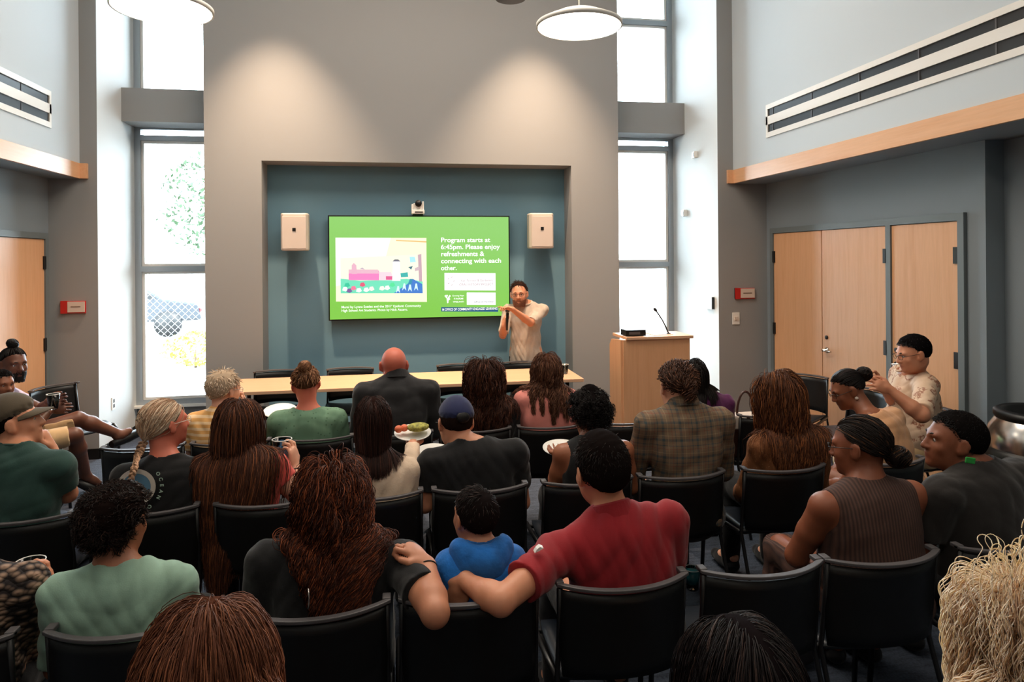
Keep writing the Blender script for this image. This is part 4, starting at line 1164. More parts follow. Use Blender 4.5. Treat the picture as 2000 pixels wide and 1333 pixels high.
def long_hair(I, col, hi=None, ph=.15, n=900, length=.5, lvar=.15, r=.0022, curl=0, wl=.05, part='center', K=26, vol=.012, thick=.012, grav=.28, hl=HL, cap_col=None, seed=1, back=.5, clump=None, damp=.15, lift=.004, spread=1.0, body=True, lock=.55, gather=0, gx=0, xlen=0, mat=None):
    rng = np.random.default_rng(seed); R = I['RH']; s = I['s']
    loc, nn, dd = scalp(I, n, hl, lift, rng)
    pa = {'center': 0, 'left': -.25, 'right': .25}.get(part, 0)
    x = dd[:, 0] - pa; sx = np.where(x >= 0, 1, -1) * np.clip(.35 + np.abs(x) * 1.5, 0, 1)
    tp = np.clip((dd[:, 2] - .15) * 1.6 + np.clip(dd[:, 1], -.6, .3) * .8, 0, 1)      # the parting only rules the top of the head
    sx = sx * tp + dd[:, 0] * .25 * (1 - tp)
    g = np.stack([sx * spread, -back * tp * (1.1 - .5 * np.abs(x)), -.35 - .8 * (1 - tp)], 1)
    g = g - (g * nn).sum(1, keepdims=True) * nn; g /= np.linalg.norm(g, axis=1, keepdims=True) + 1e-9
    roots = I['H'] + loc @ R.T; d0 = g @ R.T
    # length measured down to a common hem: strands rooted high are longer
    Ls = (length + (loc[:, 2] - .0) * .6) * rng.uniform(1 - lvar, 1 + lvar * .4, len(roots))
    lay = rng.uniform(.001, vol, len(roots)); Ls = Ls * (1 + xlen * loc[:, 0] / .07)
    gc = I['nb'] - I['fwd'] * .10 + I['R0'] @ V(gx, 0, 0)
    def pull(u, p): return np.stack([np.full(len(p), gc[0]), np.full(len(p), gc[1]), p[:, 2] - .10], 1), gather * min(1.0, max(0.0, u - .12) * 3)
    if part == 'none': d0 = (dd * V(.8, .5, 0) + V(0, -.25, -.35)); d0 = d0 - (d0 * nn).sum(1, keepdims=True) * nn; d0 = d0 / np.linalg.norm(d0, axis=1, keepdims=True) @ R.T
    col_ = head_coll(I) + (I['shirt'] if I['shirt'] and body else I['torso'])
    Pp = grow(I, roots, d0, Ls, K, grav, lay, pull if gather else None, col_, damp=damp)
    Pp = clumped(Pp, rng, clump or max(30, n // 16), lock)
    if curl: Pp = curl_it(Pp, curl, wl, rng, .25, None); Pp += rng.normal(size=(len(Pp), 1, 3)) * .001
    N = len(roots); cols = vary(col, N, .15, rng, hi, ph)
    ev, eq = cap_mesh(I, thick * .6, hl, .001)
    ec = np.tile(np.array(sl(cap_col or [c * .8 for c in col])[:3]), (len(ev), 1))
    return strands('hair', Pp, taper(N, Pp.shape[1], r, rng=rng), cols, I['root'], I['base'], 3, (ev, eq, ec), mat)

def short_hair(I, col, n=900, length=.035, r=.0017, thick=.008, hl=HS, lift=0.35, hi=None, ph=0, curl=0, wl=.02, seed=1, K=7, swirl=1.0, top=0, shift=0, noise=.0015, name='hair', comb=None, gray=None):
    rng = np.random.default_rng(seed); R = I['RH']; s = I['s']
    loc, nn, dd = scalp(I, n, hl, thick * .6, rng, shift); crown = nrm(V(.1, -.55, .8))
    g = dd - crown * (dd @ crown)[:, None]; g = g - (g * nn).sum(1, keepdims=True) * nn; g /= np.linalg.norm(g, axis=1, keepdims=True) + 1e-9
    g = g * 1.0 + np.cross(nn, g) * .35 * swirl
    if comb is not None: g = g * .4 + np.asarray(comb)
    g = g + rng.normal(size=g.shape) * .22; g = g * (1 - lift) + nn * lift; g /= np.linalg.norm(g, axis=1, keepdims=True)
    roots = I['H'] + loc @ R.T; d0 = g @ R.T; N = len(roots)
    nw = nn @ R.T; fac = np.clip(.6 + .6 * dd[:, 2], .45, 1.3)
    Ls = length * rng.uniform(.7, 1.2, N) * fac; t = np.linspace(0, 1, K)[None, :, None]
    Pp = roots[:, None] + d0[:, None] * Ls[:, None, None] * t - nw[:, None] * (Ls[:, None, None] * t ** 2 * .25)
    if curl: Pp = curl_it(Pp, curl, wl, rng, .3)
    ev, eq = cap_mesh(I, thick, hl, noise, shift=shift, top=top)
    ec = np.tile(np.array(sl([c * .9 for c in col])[:3]), (len(ev), 1))
    return strands(name, Pp, taper(N, K, r, .3, rng), vary(col, N, .22, rng, hi, ph), I['root'], I['base'], 3, (ev, eq, ec))

def coil(c, R, rad, n, col, turns=1.6, r=.0022, K=40, rng=RNG, squash=(1, 1, 1), tight=.75):
    "wound bun: arcs round an ellipsoid"
    t = np.linspace(0, 1, K)[None, :]; ph = rng.uniform(0, 2 * PI, (n, 1)); la = rng.uniform(-1.25, 1.25, (n, 1))
    dl = rng.normal(size=(n, 1)) * .5; th = ph + turns * PI * t; lat = la + dl * (t - .5) + .15 * np.sin(3 * th)
    rr = rng.uniform(.86, 1.05, (n, 1))
    x = rr * np.cos(lat) * np.cos(th); y = rr * np.cos(lat) * np.sin(th); z = rr * np.sin(lat)
    Q = np.stack([x * squash[0], y * squash[1], z * squash[2]], -1) * rad
    return c + Q @ R.T

def pulled_hair(I, col, T_head, n=600, r=.002, hl=HL, thick=.006, hi=None, ph=0, tail=None, bun=None, seed=2, K=18, curl=0, wl=.04, tail_n=300, half=False, waviness=.001):
    "hair combed to a tie point (head frame); then a tail (length, spread) or bun (radius, squash)"
    rng = np.random.default_rng(seed); R = I['RH']; s = I['s']; Tw = I['H'] + R @ (V(*T_head) * s)
    loc, nn, dd = scalp(I, n, hl, .003, rng)
    g = V(*T_head) * s - loc; g = g - (g * nn).sum(1, keepdims=True) * nn; g /= np.linalg.norm(g, axis=1, keepdims=True) + 1e-9
    roots = I['H'] + loc @ R.T; d0 = g @ R.T; N = len(roots); cols = vary(col, N, .22, rng, hi, ph)
    Ld = np.linalg.norm(roots - Tw, axis=1) * 1.25
    def att(u, p): return Tw + rng.normal(size=p.shape) * .003, .35
    Pp = grow(I, roots, d0, Ld, K, 0, rng.uniform(.001, thick, N), att, head_coll(I)[:2])
    dist = np.linalg.norm(Pp - Tw, axis=2)
    for i_k in range(1, K):      # freeze strands that reached the tie
        hit = dist[:, i_k - 1] < .014; Pp[hit, i_k] = Pp[hit, i_k - 1] + rng.normal(size=(hit.sum(), 3)) * .0004; dist[:, i_k] = np.linalg.norm(Pp[:, i_k] - Tw, axis=1)
    if waviness: Pp = curl_it(Pp, waviness, .05, rng, .2)
    ev, eq = cap_mesh(I, .003, hl, .0008); ec = np.tile(np.array(sl([c * .85 for c in col])[:3]), (len(ev), 1))
    ho = strands('hair', Pp, taper(N, K, r, .9, rng), cols, I['root'], I['base'], 3, (ev, eq, ec))
    if tail:
        L, spread, droop = tail; back = nrm(Tw - I['H'])
        rt = Tw + rng.normal(size=(tail_n, 3)) * .007; d1 = nrm(back) + rng.normal(size=(tail_n, 3)) * spread; d1 /= np.linalg.norm(d1, axis=1, keepdims=True)
        Pt = grow(I, rt, d1, L * rng.uniform(.75, 1.1, tail_n), 24, droop, rng.uniform(.002, .02, tail_n), None, head_coll(I) + (I['shirt'] or I['torso']), damp=.1)
        if curl: Pt = curl_it(Pt, curl, wl, rng, .3)
        strands('ponytail', Pt, taper(tail_n, 24, r, .3, rng), vary(col, tail_n, .25, rng, hi, ph), I['root'], I['base'])
    if bun:
        rad, sq = bun; c = Tw + nrm(Tw - I['H']) * rad * .55 * s; nb_ = 260
        Pb = coil(c, R @ rotm(rng.uniform(0, 90), 40, 20), rad * s, nb_, col, K=26, rng=rng, squash=sq)
        Fb = Field(c - rad * 1.4, c + rad * 1.4, .006); Fb.add(ell(c, V(rad, rad, rad) * V(*sq) * .9 * s, R @ rotm(0, 0, 0), .01)); ev, eq = Fb.mesh()
        strands('bun', Pb, taper(nb_, 26, r * 1.2, .6, rng), vary(col, nb_, .25, rng, hi, ph), I['root'], I['base'], 3, (ev, eq, np.tile(np.array(sl([c_ * .8 for c_ in col])[:3]), (len(ev), 1))))
    return ho

def afro(I, col, n=1800, length=.05, r=.0014, hl=HS, amp=.005, wl=.016, seed=3, shape=(1, 1, 1), K=16, thick=.02, bulge=None, hi=None, ph=0, shift=0, name='hair', lump=.35):
    rng = np.random.default_rng(seed); R = I['RH']; loc, nn, dd = scalp(I, n, hl, thick * .3, rng, shift)
    roots = I['H'] + loc @ R.T; N = len(roots)
    cl = rng.normal(size=(60, 3)); cl /= np.linalg.norm(cl, axis=1, keepdims=True); near = np.argmax(dd @ cl.T, 1)
    d0 = nn * V(*shape) + rng.normal(size=nn.shape) * .18 + (cl[near] - dd) * 1.2; d0 = d0 / np.linalg.norm(d0, axis=1, keepdims=True); d0 = d0 @ R.T
    lens = length * rng.uniform(.65, 1.05, N) * (1 + lump * (rng.random(60)[near] - .5)); t = np.linspace(0, 1, K)[None, :, None]
    Pp = roots[:, None] + d0[:, None] * lens[:, None, None] * t + V(0, 0, -.25) * (lens[:, None, None] * t ** 2)
    Pp = curl_it(Pp, amp, wl, rng, .15)
    ev, eq = cap_mesh(I, thick, hl, .004, bulge=bulge, shift=shift); ec = np.tile(np.array(sl([c * .8 for c in col])[:3]), (len(ev), 1))
    return strands(name, Pp, taper(N, K, r, .5, rng), vary(col, N, .3, rng, hi, ph), I['root'], I['base'], 3, (ev, eq, ec))

def braid(I, pts, col, rad=.016, n=14, pitch=.075, r=.0022, taper_end=.45, seed=4, hi=None, ph=.2, name='braid', K=90):
    "three strands plaited along a path of world points"
    rng = np.random.default_rng(seed); pts = np.array(pts); cs = np.concatenate([[0], np.cumsum(np.linalg.norm(np.diff(pts, axis=0), axis=1))]); L = cs[-1]
    # smooth path
    u = np.linspace(0, L, K); path = np.stack([np.interp(u, cs, pts[:, i]) for i in range(3)], 1)
    ker = np.ones(9) / 9; pad = np.pad(path, ((4, 4), (0, 0)), 'edge'); path = np.stack([np.convolve(pad[:, i], ker, 'valid') for i in range(3)], 1)
    t = np.gradient(path, axis=0); t /= np.linalg.norm(t, axis=1, keepdims=True); out_n = I['R0'] @ V(0, -1, 0); a = np.cross(t, out_n); a /= np.linalg.norm(a, axis=1, keepdims=True); b = np.cross(a, t)
    allp = []; sc = (1 - (1 - taper_end) * u / L)[:, None]
    for k in range(3):
        th = 2 * PI * u / pitch + k * 2 * PI / 3; c = path + (a * np.sin(th)[:, None] * rad * .75 + b * (np.sin(2 * th) * .38 * rad)[:, None]) * sc
        for j in range(n):
            q = rng.uniform(0, 2 * PI); rr = rad * .52 * math.sqrt(rng.random()); allp.append(c + (a * math.cos(q) * rr + b * math.sin(q) * rr) * sc)
    Pp = np.array(allp); N = len(Pp)
    return strands(name, Pp, taper(N, K, r, .6, rng), vary(col, N, .25, rng, hi, ph), I['root'], I['base'])

def cap_hat(I, mat, brim_mat=None, backwards=False, depth=.0, name='baseball_cap', brim_len=.075):
    s = I['s']; R = I['RH']; hl = ([-1.01, -.3, .1, .5, 1.01], [-.18, -.10, .0, .16, .24])
    ev, eq = cap_mesh(I, .013, hl, 0, .005, top=.008); me = np_mesh(name, ev - I['base'], eq)
    o = new_mesh_obj(name, me, mat, I['root'])
    sg = -1 if backwards else 1; vs = []; fs = []; nx, ny = 15, 7
    for lay in (0, 1):
        for j in range(ny):
            for i in range(nx):
                u = i / (nx - 1) * 2 - 1; v = j / (ny - 1); a = u * 1.15
                x = math.sin(a) * (.082 + .0 * v); y0 = math.cos(a) * .092 - .012; ext = brim_len * math.cos(u * 1.45) ** .7 if abs(u) < 1 else 0
                y = y0 + v * ext; z = .050 - .016 * u * u - v * .014 - (.0035 if lay else 0)
                vs.append(I['hw'](x, sg * y, z) - I['base'])
    n1 = nx * ny
    for j in range(ny - 1):
        for i in range(nx - 1):
            q = j * nx + i; fs += [(q, q + 1, q + nx + 1, q + nx), (n1 + q, n1 + q + nx, n1 + q + nx + 1, n1 + q + 1)]
    for i in range(nx - 1): q = (ny - 1) * nx + i; fs.append((q, q + 1, n1 + q + 1, n1 + q))
    mb = MB(); mb.smooth = True; mb.add(vs, fs); mb.build('visor', brim_mat or mat, o)
    b = MB(); b.lathe([(0, .004), (.006, .003), (.008, 0)], seg=12, M4=Matrix.Translation(Vector(I['hw'](0, -.014, .030 + .088 + .021) - I['base']))); b.build('button', mat, o)
    return o

def spectacles(I, mat=None, lens=(.021, .015), rim=.0016):
    hw = I['hw']; base = I['base']; mb = MB()
    for sg in (-1, 1):
        pts = []
        for k in range(20):
            a = 2 * PI * k / 20; ca, sa = math.cos(a), math.sin(a)
            pts.append(Vector(hw(sg * .033 + lens[0] * math.copysign(abs(ca) ** .7, ca), .104 - .006 * abs(ca) * (ca * sg > 0), .008 + lens[1] * math.copysign(abs(sa) ** .7, sa)) - base))
        mb.tube(pts, rim, 5, closed=True)
        mb.tube([Vector(hw(sg * .054, .100, .013) - base), Vector(hw(sg * .074, .088, .015) - base), Vector(hw(sg * .085, .0, .012) - base), Vector(hw(sg * .083, -.02, -.006) - base)], rim, 5)
    mb.tube([Vector(hw(-.012, .106, .012) - base), Vector(hw(0, .110, .014) - base), Vector(hw(.012, .106, .012) - base)], rim, 5)
    return mb.build('glasses', mat or MT['black'], I['root'])

def cup(label, c, s=1.0, tilt=(0, 0), drink=None, group=None, fill=.0):
    "clear plastic tumbler; c is the centre of the base"
    t = thing('plastic_cup', label, 'cup', tuple(c), group=group); t.rotation_euler = (math.radians(tilt[0]), math.radians(tilt[1]), 0)
    MB().lathe([(0, 0), (.028 * s, 0), (.030 * s, .004), (.041 * s, .105 * s), (.039 * s, .105 * s), (.029 * s, .008), (0, .006)], seg=32).build('wall', MT['cupglass'], t)
    mb = MB(); mb.tube([(.041 * s * math.cos(a), .041 * s * math.sin(a), .105 * s) for a in [2 * PI * i / 28 for i in range(28)]], .0022, 6, closed=True); mb.build('rim', MT['white'], t)
    if drink: MB().lathe([(0, .008), (.0285 * s, .010), (.0285 * s + .012 * s * fill, .01 + .09 * s * fill), (0, .01 + .09 * s * fill)], seg=28).build('drink', drink, t)
    return t
def plate(label, c, r=.115, tilt=(0, 0, 0), food=None):
    t = thing('paper_plate', label, 'plate', tuple(c)); t.rotation_euler = tuple(map(math.radians, tilt))
    MB().lathe([(0, 0), (r * .68, 0), (r * .72, .003), (r, .014), (r, .017), (r * .70, .006), (0, .003)], seg=40).build('dish', MT['white'], t)
    return t
# ------------------------------------------------------------------ clothing materials
def cloth(name, c, rough=.85, bump=.25, bs=260, var=.04, sheen=.15):
    m = M(name); m.b.inputs['Roughness'].default_value = rough; m.b.inputs['Specular IOR Level'].default_value = .25
    m.b.inputs['Sheen Weight'].default_value = sheen
    f = m.noise(m.co(), bs, 3); g = m.noise(m.co(), 7, 3)
    a = sl([v * (1 - var * 2) for v in c]); b = sl([min(255, v * (1 + var * 2)) for v in c])
    m.l(m.ramp(g, [(.3, a), (.7, b)]), m.b.inputs['Base Color']); m.bump(f, bump, .002)
    return m.m
def striped(name, stops, axis, period, rough=.85, bumpy=False):
    m = M(name); v = m.xyz(m.co())[axis]; w = m.math('FRACT', m.math('DIVIDE', v, period))
    m.l(m.ramp(w, stops, 'CONSTANT' if not bumpy else 'LINEAR'), m.b.inputs['Base Color']); m.b.inputs['Roughness'].default_value = rough
    if bumpy: m.bump(m.math('ABSOLUTE', m.math('SUBTRACT', w, .5)), .8, .004)
    return m.m
def plaid_mat():
    m = M('plaid_flannel'); o = m.xyz(m.co()); m.b.inputs['Roughness'].default_value = .9
    fx = m.math('FRACT', m.math('DIVIDE', o[0], .085)); fz = m.math('FRACT', m.math('DIVIDE', o[2], .085))
    base = sl((112, 92, 72)); dk = sl((54, 66, 70)); lt = sl((150, 128, 100)); rd = sl((116, 62, 46))
    st = [(0, base), (.12, dk), (.26, base), (.42, lt), (.46, base), (.66, rd), (.70, base), (.84, dk), (.90, base)]
    m.l(m.mix(.5, m.ramp(fx, st, 'CONSTANT'), m.ramp(fz, st, 'CONSTANT')), m.b.inputs['Base Color'])
    m.bump(m.noise(m.co(), 200, 3), .2, .002); return m.m
def spotted(name, c, c2, scale, lo, hi, bump=0):
    m = M(name); vo = m.n('ShaderNodeTexVoronoi'); vo.inputs['Scale'].default_value = scale; m.l(m.co(), vo.inputs['Vector'])
    m.l(m.ramp(vo.outputs['Distance'], [(lo, sl(c2)), (hi, sl(c))]), m.b.inputs['Base Color']); m.b.inputs['Roughness'].default_value = .85
    if bump: m.bump(vo.outputs['Distance'], bump, .01)
    return m.m
C_ = {}
C_['olive_tee'] = cloth('green_tee', (46, 74, 68)); C_['black'] = cloth('black_cloth', (20, 20, 22)); C_['coral'] = cloth('coral_cloth', (222, 92, 84))
C_['cream'] = cloth('cream_knit', (214, 190, 166), bump=.7, bs=120); C_['brownblouse'] = spotted('dotted_brown_blouse', (128, 78, 42), (180, 128, 84), 90, .12, .2)
C_['beige'] = cloth('beige_cloth', (212, 158, 116)); C_['yellow'] = striped('yellow_striped_knit', [(0, sl((236, 176, 104))), (.55, sl((250, 214, 168)))], 2, .035)
C_['green'] = spotted('green_dotted_blouse', (104, 140, 114), (72, 106, 80), 38, .14, .22); C_['charcoal'] = cloth('charcoal_shirt', (46, 46, 48))
C_['pink'] = cloth('pink_cloth', (222, 138, 128)); C_['purple'] = cloth('purple_cloth', (84, 30, 78)); C_['plaid'] = plaid_mat()
m = M('patterned_knit'); vo = m.n('ShaderNodeTexVoronoi'); vo.inputs['Scale'].default_value = 1.0; m.l(m.co((34, 34, 52)), vo.inputs['Vector'])
m.l(m.ramp(vo.outputs['Distance'], [(.30, sl((150, 122, 102))), (.62, sl((30, 22, 22)))]), m.b.inputs['Base Color']); m.b.inputs['Roughness'].default_value = .9
m.bump(m.math('SUBTRACT', 1.0, vo.outputs['Distance']), .9, .02); C_['knit'] = m.m
C_['sage'] = cloth('sage_tee', (136, 166, 148)); C_['fleece'] = cloth('blue_fleece', (30, 92, 160), bump=1.0, bs=70, var=.2)
C_['red'] = cloth('red_polo', (140, 28, 36)); C_['rib'] = striped('brown_ribbed_knit', [(0, sl((44, 26, 22))), (.5, sl((82, 54, 44))), (1, sl((44, 26, 22)))], 0, .013, bumpy=True)
C_['darktee'] = cloth('dark_grey_tee', (40, 37, 36)); C_['lav'] = cloth('lavender_tee', (200, 186, 208)); C_['khaki'] = cloth('khaki_cloth', (190, 160, 120))
C_['denim'] = cloth('denim', (42, 52, 72)); C_['dark'] = cloth('dark_trousers', (24, 25, 28)); C_['tan'] = cloth('tan_tee', (184, 168, 152))
C_['print'] = cloth('beige_printed_cloth', (212, 184, 156)); 
m = M('beige_printed_tee'); f = m.noise(m.co(), 11, 4, .6); m.l(m.ramp(f, [(.56, sl((216, 186, 158))), (.60, sl((140, 76, 52))), (.66, sl((216, 186, 158)))]), m.b.inputs['Base Color']); m.b.inputs['Roughness'].default_value = .85; C_['print'] = m.m
C_['navycap'] = cloth('navy_cap', (36, 42, 78)); C_['olivecap'] = cloth('olive_cap', (84, 74, 60)); C_['shoe'] = cloth('dark_shoe', (30, 30, 34)); C_['white_shoe'] = cloth('white_shoe', (200, 200, 200))

def G(u, v, Y):
    "point seen at pixel (u,v) on the vertical plane y=Y"
    a = P(u, v, 1.0) - np.array(EYE); return np.array(EYE) + a * (Y / a[1])
def HD(u, vtop, Y, off=.118):
    return G(u, vtop, Y) - V(0, 0, off)
def seated(label, us, vn, Yr, uh, vh, dYh=.04, off=.118, ux=None, **kw):
    """us,vn: where the nape meets the shoulders; Yr: row of the chair rail; uh,vh: crown of the head"""
    Yt = Yr + kw.pop('dy', .23 + .10 * (kw.get('fat', 1) - 1)); nb = G(us, vn, Yt); px = G(ux if ux is not None else us, vn, Yt)[0]
    head = HD(uh, vh, Yt + dYh, off * kw.get('s', 1) * kw.get('hs', 1))
    ln = kw.pop('lean', 2)
    tl = nb[2] - .53; hy = Yt - math.tan(math.radians(ln)) * tl * math.cos(math.radians(kw.get('yaw', 0)))
    side = math.degrees(math.atan2(nb[0] - px, tl))
    kw.setdefault('trousers', C_['dark']); kw.setdefault('shoes', C_['shoe'])
    return person(label, px, hy, head=head, neck_z=nb[2], lean=ln, side=side, **kw)
BLK = (24, 19, 18); DKB = (44, 28, 22); BRN = (82, 48, 32)

# ---- front row
I = seated('person with short grey-blond hair in a yellow striped top, hand at the chin', 436, 806, ROWA, 438, 728, sw=.185, skin='light', hrot=(-45, 8, 0), s=.96, shirt=C_['yellow'], armR=(G(470, 860, 4.62), G(474, 800, 4.72)), handR=dict(d=V(.05, .1, 1), n=V(-.6, -.3, .1), curl=.9))
short_hair(I, (196, 172, 146), 900, .05, .0022, .014, lift=.12, hi=(226, 206, 184), ph=.4, seed=11, comb=(.1, -.3, -.2)); spectacles(I, MT['alu'])
I = seated('woman in a green dotted blouse with an updo and a thin bag strap', 602, 806, ROWA, 597, 719, sw=.20, s=.98, skin='pink', hrot=(12, 18, -6), shirt=C_['green'], sleeve='puff', collar='wide', fat=1.1, armL=(G(528, 868, 4.6), G(556, 822, 4.82)))
pulled_hair(I, (120, 82, 58), (.0, -.085, .09), 700, .0022, hi=(170, 126, 92), ph=.3, bun=(.045, (1, .9, .8)), seed=12, thick=.016, waviness=.004); spectacles(I)
mb = MB(); q = [G(626, 793, 4.52), G(612, 815, 4.50), G(600, 834, 4.485), G(585, 858, 4.48)]
mb.tube([Vector(a - I['base'] - V(0, .07, 0)) for a in q], .004, 6); mb.build('bag_strap', MT['black'], I['root'])
I = seated('bald man in a dark grey collared shirt', 775, 742, ROWA, 769, 679, sw=.235, fat=1.18, s=1.04, skin=(208, 112, 90), hrot=(0, 4, 0), shirt=C_['charcoal'], sleeve='long', collar='polo', neck=1.15)
I = seated('woman in a black top with loose dark wavy hair, right of the bald man', 953, 790, ROWA, 945, 706, sw=.185, s=.96, skin='tan', shirt=C_['black'], sleeve='short')
long_hair(I, (62, 36, 28), (104, 62, 44), .25, 1600, .36, r=.0018, curl=.007, wl=.09, vol=.030, thick=.016, seed=14, part='none', grav=.2, gather=.06)
I = seated('woman in a pink shirt with long brown hair curling at the ends', 1066, 762, ROWA, 1067, 693, sw=.185, s=.97, skin='light', shirt=C_['pink'], sleeve='long', hrot=(-6, 4, 0))
long_hair(I, (86, 54, 40), (130, 88, 64), .3, 1300, .33, r=.0018, curl=.008, wl=.09, vol=.020, thick=.012, seed=15, clump=26, lvar=.3, lock=.85, gather=.08)
I = seated('person with black hair and a purple top, half hidden behind the plaid shirt', 1375, 775, ROWA, 1350, 706, sw=.185, s=.94, skin='mid', shirt=C_['purple'], hrot=(15, 4, 0), ux=1372)
long_hair(I, BLK, None, 0, 900, .22, r=.0022, vol=.02, seed=16, back=.8)

# ---- second row
I = seated('man in an olive cap and dark green tee shirt with his hand at his chin', 36, 880, ROWB, 28, 776, yaw=-12, sw=.215, fat=1.1, s=1.0, skin='tan', hrot=(-60, -8, 0), shirt=C_['olive_tee'], trousers=C_['denim'], h=.007, dYh=.05,
           armR=(G(132, 965, 3.45), G(100, 878, 3.52)), handR=dict(d=V(-.30, -.02, 1), n=V(-.8, -.2, -.2), curl=1.2))
short_hair(I, BLK, 500, .02, .0016, .004, seed=21); cap_hat(I, C_['olivecap'], C_['olivecap'])
I = seated('grey-haired woman with a long braid, glasses and a black tee with a round emblem', 325, 905, ROWB, 322, 781, sw=.195, s=.98, fat=1.08, skin='pink', hrot=(-48, -2, 0), shirt=C_['black'], h=.007)
pulled_hair(I, (186, 152, 124), (.0, -.098, -.055), 1300, .0022, hi=(222, 200, 176), ph=.35, seed=22, thick=.010)
tw = I['H'] + I['RH'] @ V(0, -.098, -.055)
braid(I, [tw, tw + V(-.01, -.045, -.05), G(262, 915, 3.17), G(252, 950, 3.15), G(243, 1000, 3.15)], (190, 150, 120), .017, seed=23, pitch=.06)
spectacles(I, MT['cream'])
em = MB(); ec = G(262, 948, 3.17)      # round emblem printed on the back of the shirt
I_em = I
# waist-long brown hair, cup in the right hand
I = seated('woman in coral with waist-long brown hair, raising a cup', 468, 892, ROWB, 466, 783, sw=.182, s=.98, skin='light', hrot=(-4, 4, 0), shirt=C_['coral'], sleeve='cap', h=.006, ux=476,
           armR=(G(592, 985, 3.40), G(574, 912, 3.52)), handR=dict(d=V(-.04, .08, 1), n=V(-1, .35, -.1), curl=.75, thumb=.5, side=-1))
CUPB3 = G(551, 882, 3.57)
long_hair(I, (76, 45, 33), (132, 78, 49), .22, 4200, .74, r=.0016, curl=.003, wl=.16, vol=.018, thick=.008, seed=24, K=32, clump=110, damp=.2, spread=.75, lvar=.30, lock=.5, xlen=-.18, gx=-.05, gather=.14)
mb = MB(); wr = I['arms'][1][2]; ax = nrm(I['arms'][1][1] - wr); a_ = nrm(np.cross(ax, V(0, 1, 0))); b_ = np.cross(ax, a_)
mb.tube([Vector(wr + ax * .025 + (a_ * math.cos(t) + b_ * math.sin(t)) * .029 - I['base']) for t in [2 * PI * i / 20 for i in range(20)]], .003, 5, closed=True); mb.build('hair_tie', MT['black'], I['root'])
I = seated('woman in a cream sweater with straight dark shoulder-long hair', 733, 904, ROWB, 728, 778, sw=.180, s=.96, skin='tan', hrot=(4, 6, 0), shirt=C_['cream'], sleeve='long', ux=735, armR=(G(800, 960, 3.4), G(806, 868, 3.68)), handR=dict(d=V(.02, 1, -.05), n=V(0, 0, 1), curl=.2))
long_hair(I, (44, 26, 22), (76, 44, 34), .2, 3000, .27, r=.0014, vol=.012, thick=.012, seed=25, damp=.25, lvar=.12, spread=.7, lock=.3, gather=.2)
I = seated('man in a navy cap, black tee shirt and glasses', 922, 873, ROWB, 889, 783, sw=.238, fat=1.3, s=1.03, skin='tan', hrot=(14, 14, 4), shirt=C_['black'], h=.007, ux=932, dYh=.08, neck=1.1, armL=(G(830, 985, 3.4), G(850, 906, 3.70)), handL=dict(d=V(0, 1, 0), n=V(0, 0, 1), curl=.2))
short_hair(I, (40, 28, 24), 700, .012, .0014, .004, seed=26, hi=(80, 56, 46), ph=.3); cap_hat(I, C_['navycap']); spectacles(I)
mb = MB(); mb.lathe([(0, .006), (.020, .005), (.027, 0), (.027, -.01)], seg=24, M4=Matrix.Translation(Vector(I['hw'](0, -.1235, .030) - I['base'])) @ Matrix([list(r) for r in I['RH']]).to_4x4() @ Matrix.Scale(1.25, 4, (1, 0, 0)) @ Matrix.Rotation(PI / 2, 4, 'X')); mb.build('strap_opening', MT['black'], I['root'])
I = seated('person in a sleeveless dark top with a tall dark curly puff of hair', 1158, 862, ROWB, 1152, 770, sw=.19, s=.97, skin=(150, 92, 64), hrot=(8, 18, 0), shirt=C_['black'], sleeve='tank', armL=(G(1082, 956, 3.42), G(1094, 888, 3.74)), armR=(G(1232, 952, 3.42), G(1180, 915, 3.72)), handL=dict(d=V(.05, 1, 0), n=V(0, 0, 1), curl=.2))
afro(I, (22, 17, 17), 1900, .05, .0016, amp=.006, wl=.018, seed=27, thick=.016, bulge=[((0, -.02, .085), (.055, .055, .05))], shape=(1, 1, 1.3))
I = seated('person in a brown plaid flannel shirt with messy dark brown hair', 1335, 798, ROWB, 1322, 712, sw=.232, fat=1.12, s=1.06, skin='light', hrot=(4, 12, 0), shirt=C_['plaid'], sleeve='long', collar='polo', h=.008)
pulled_hair(I, (66, 42, 32), (.0, -.09, .02), 900, .0024, hi=(110, 72, 52), ph=.25, seed=28, thick=.022, waviness=.008, tail=(.09, .55, .2), tail_n=260, curl=.01, wl=.05)
I = seated('woman in a brown dotted blouse with long half-tied brown hair', 1540, 850, ROWB, 1517, 733, sw=.200, s=.98, skin='light', hrot=(28, 4, 0), shirt=C_['brownblouse'], sleeve='long', h=.008)
long_hair(I, (88, 52, 34), (150, 92, 54), .25, 3400, .46, r=.0015, curl=.006, wl=.11, vol=.028, thick=.010, seed=29, damp=.12, back=.9, lvar=.2, gather=.10, gx=.05)
I = seated('woman with cornrows gathered in a bun, beige top, head bent to the left', 1705, 815, ROWB, 1655, 724, sw=.185, s=.97, skin='brown', hrot=(52, 26, 0), yaw=25, shirt=C_['beige'], sleeve='cap', dy=.42, lean=14, dYh=.12, ux=1735, h=.007)
pulled_hair(I, (24, 18, 17), (.0, -.105, .035), 500, .0045, seed=30, thick=.004, bun=(.048, (1, .8, .9)), waviness=.0, hi=(58, 40, 34), ph=.1); spectacles(I)
for sg in (-1, 1): MB().lathe([(0, -.011), (.009, -.006), (.011, 0), (.009, .006), (0, .011)], seg=12, M4=Matrix.Translation(Vector(I['hw'](sg * .083, .0, -.042) - I['base']))).build('earring', MT['cream'], I['root'])

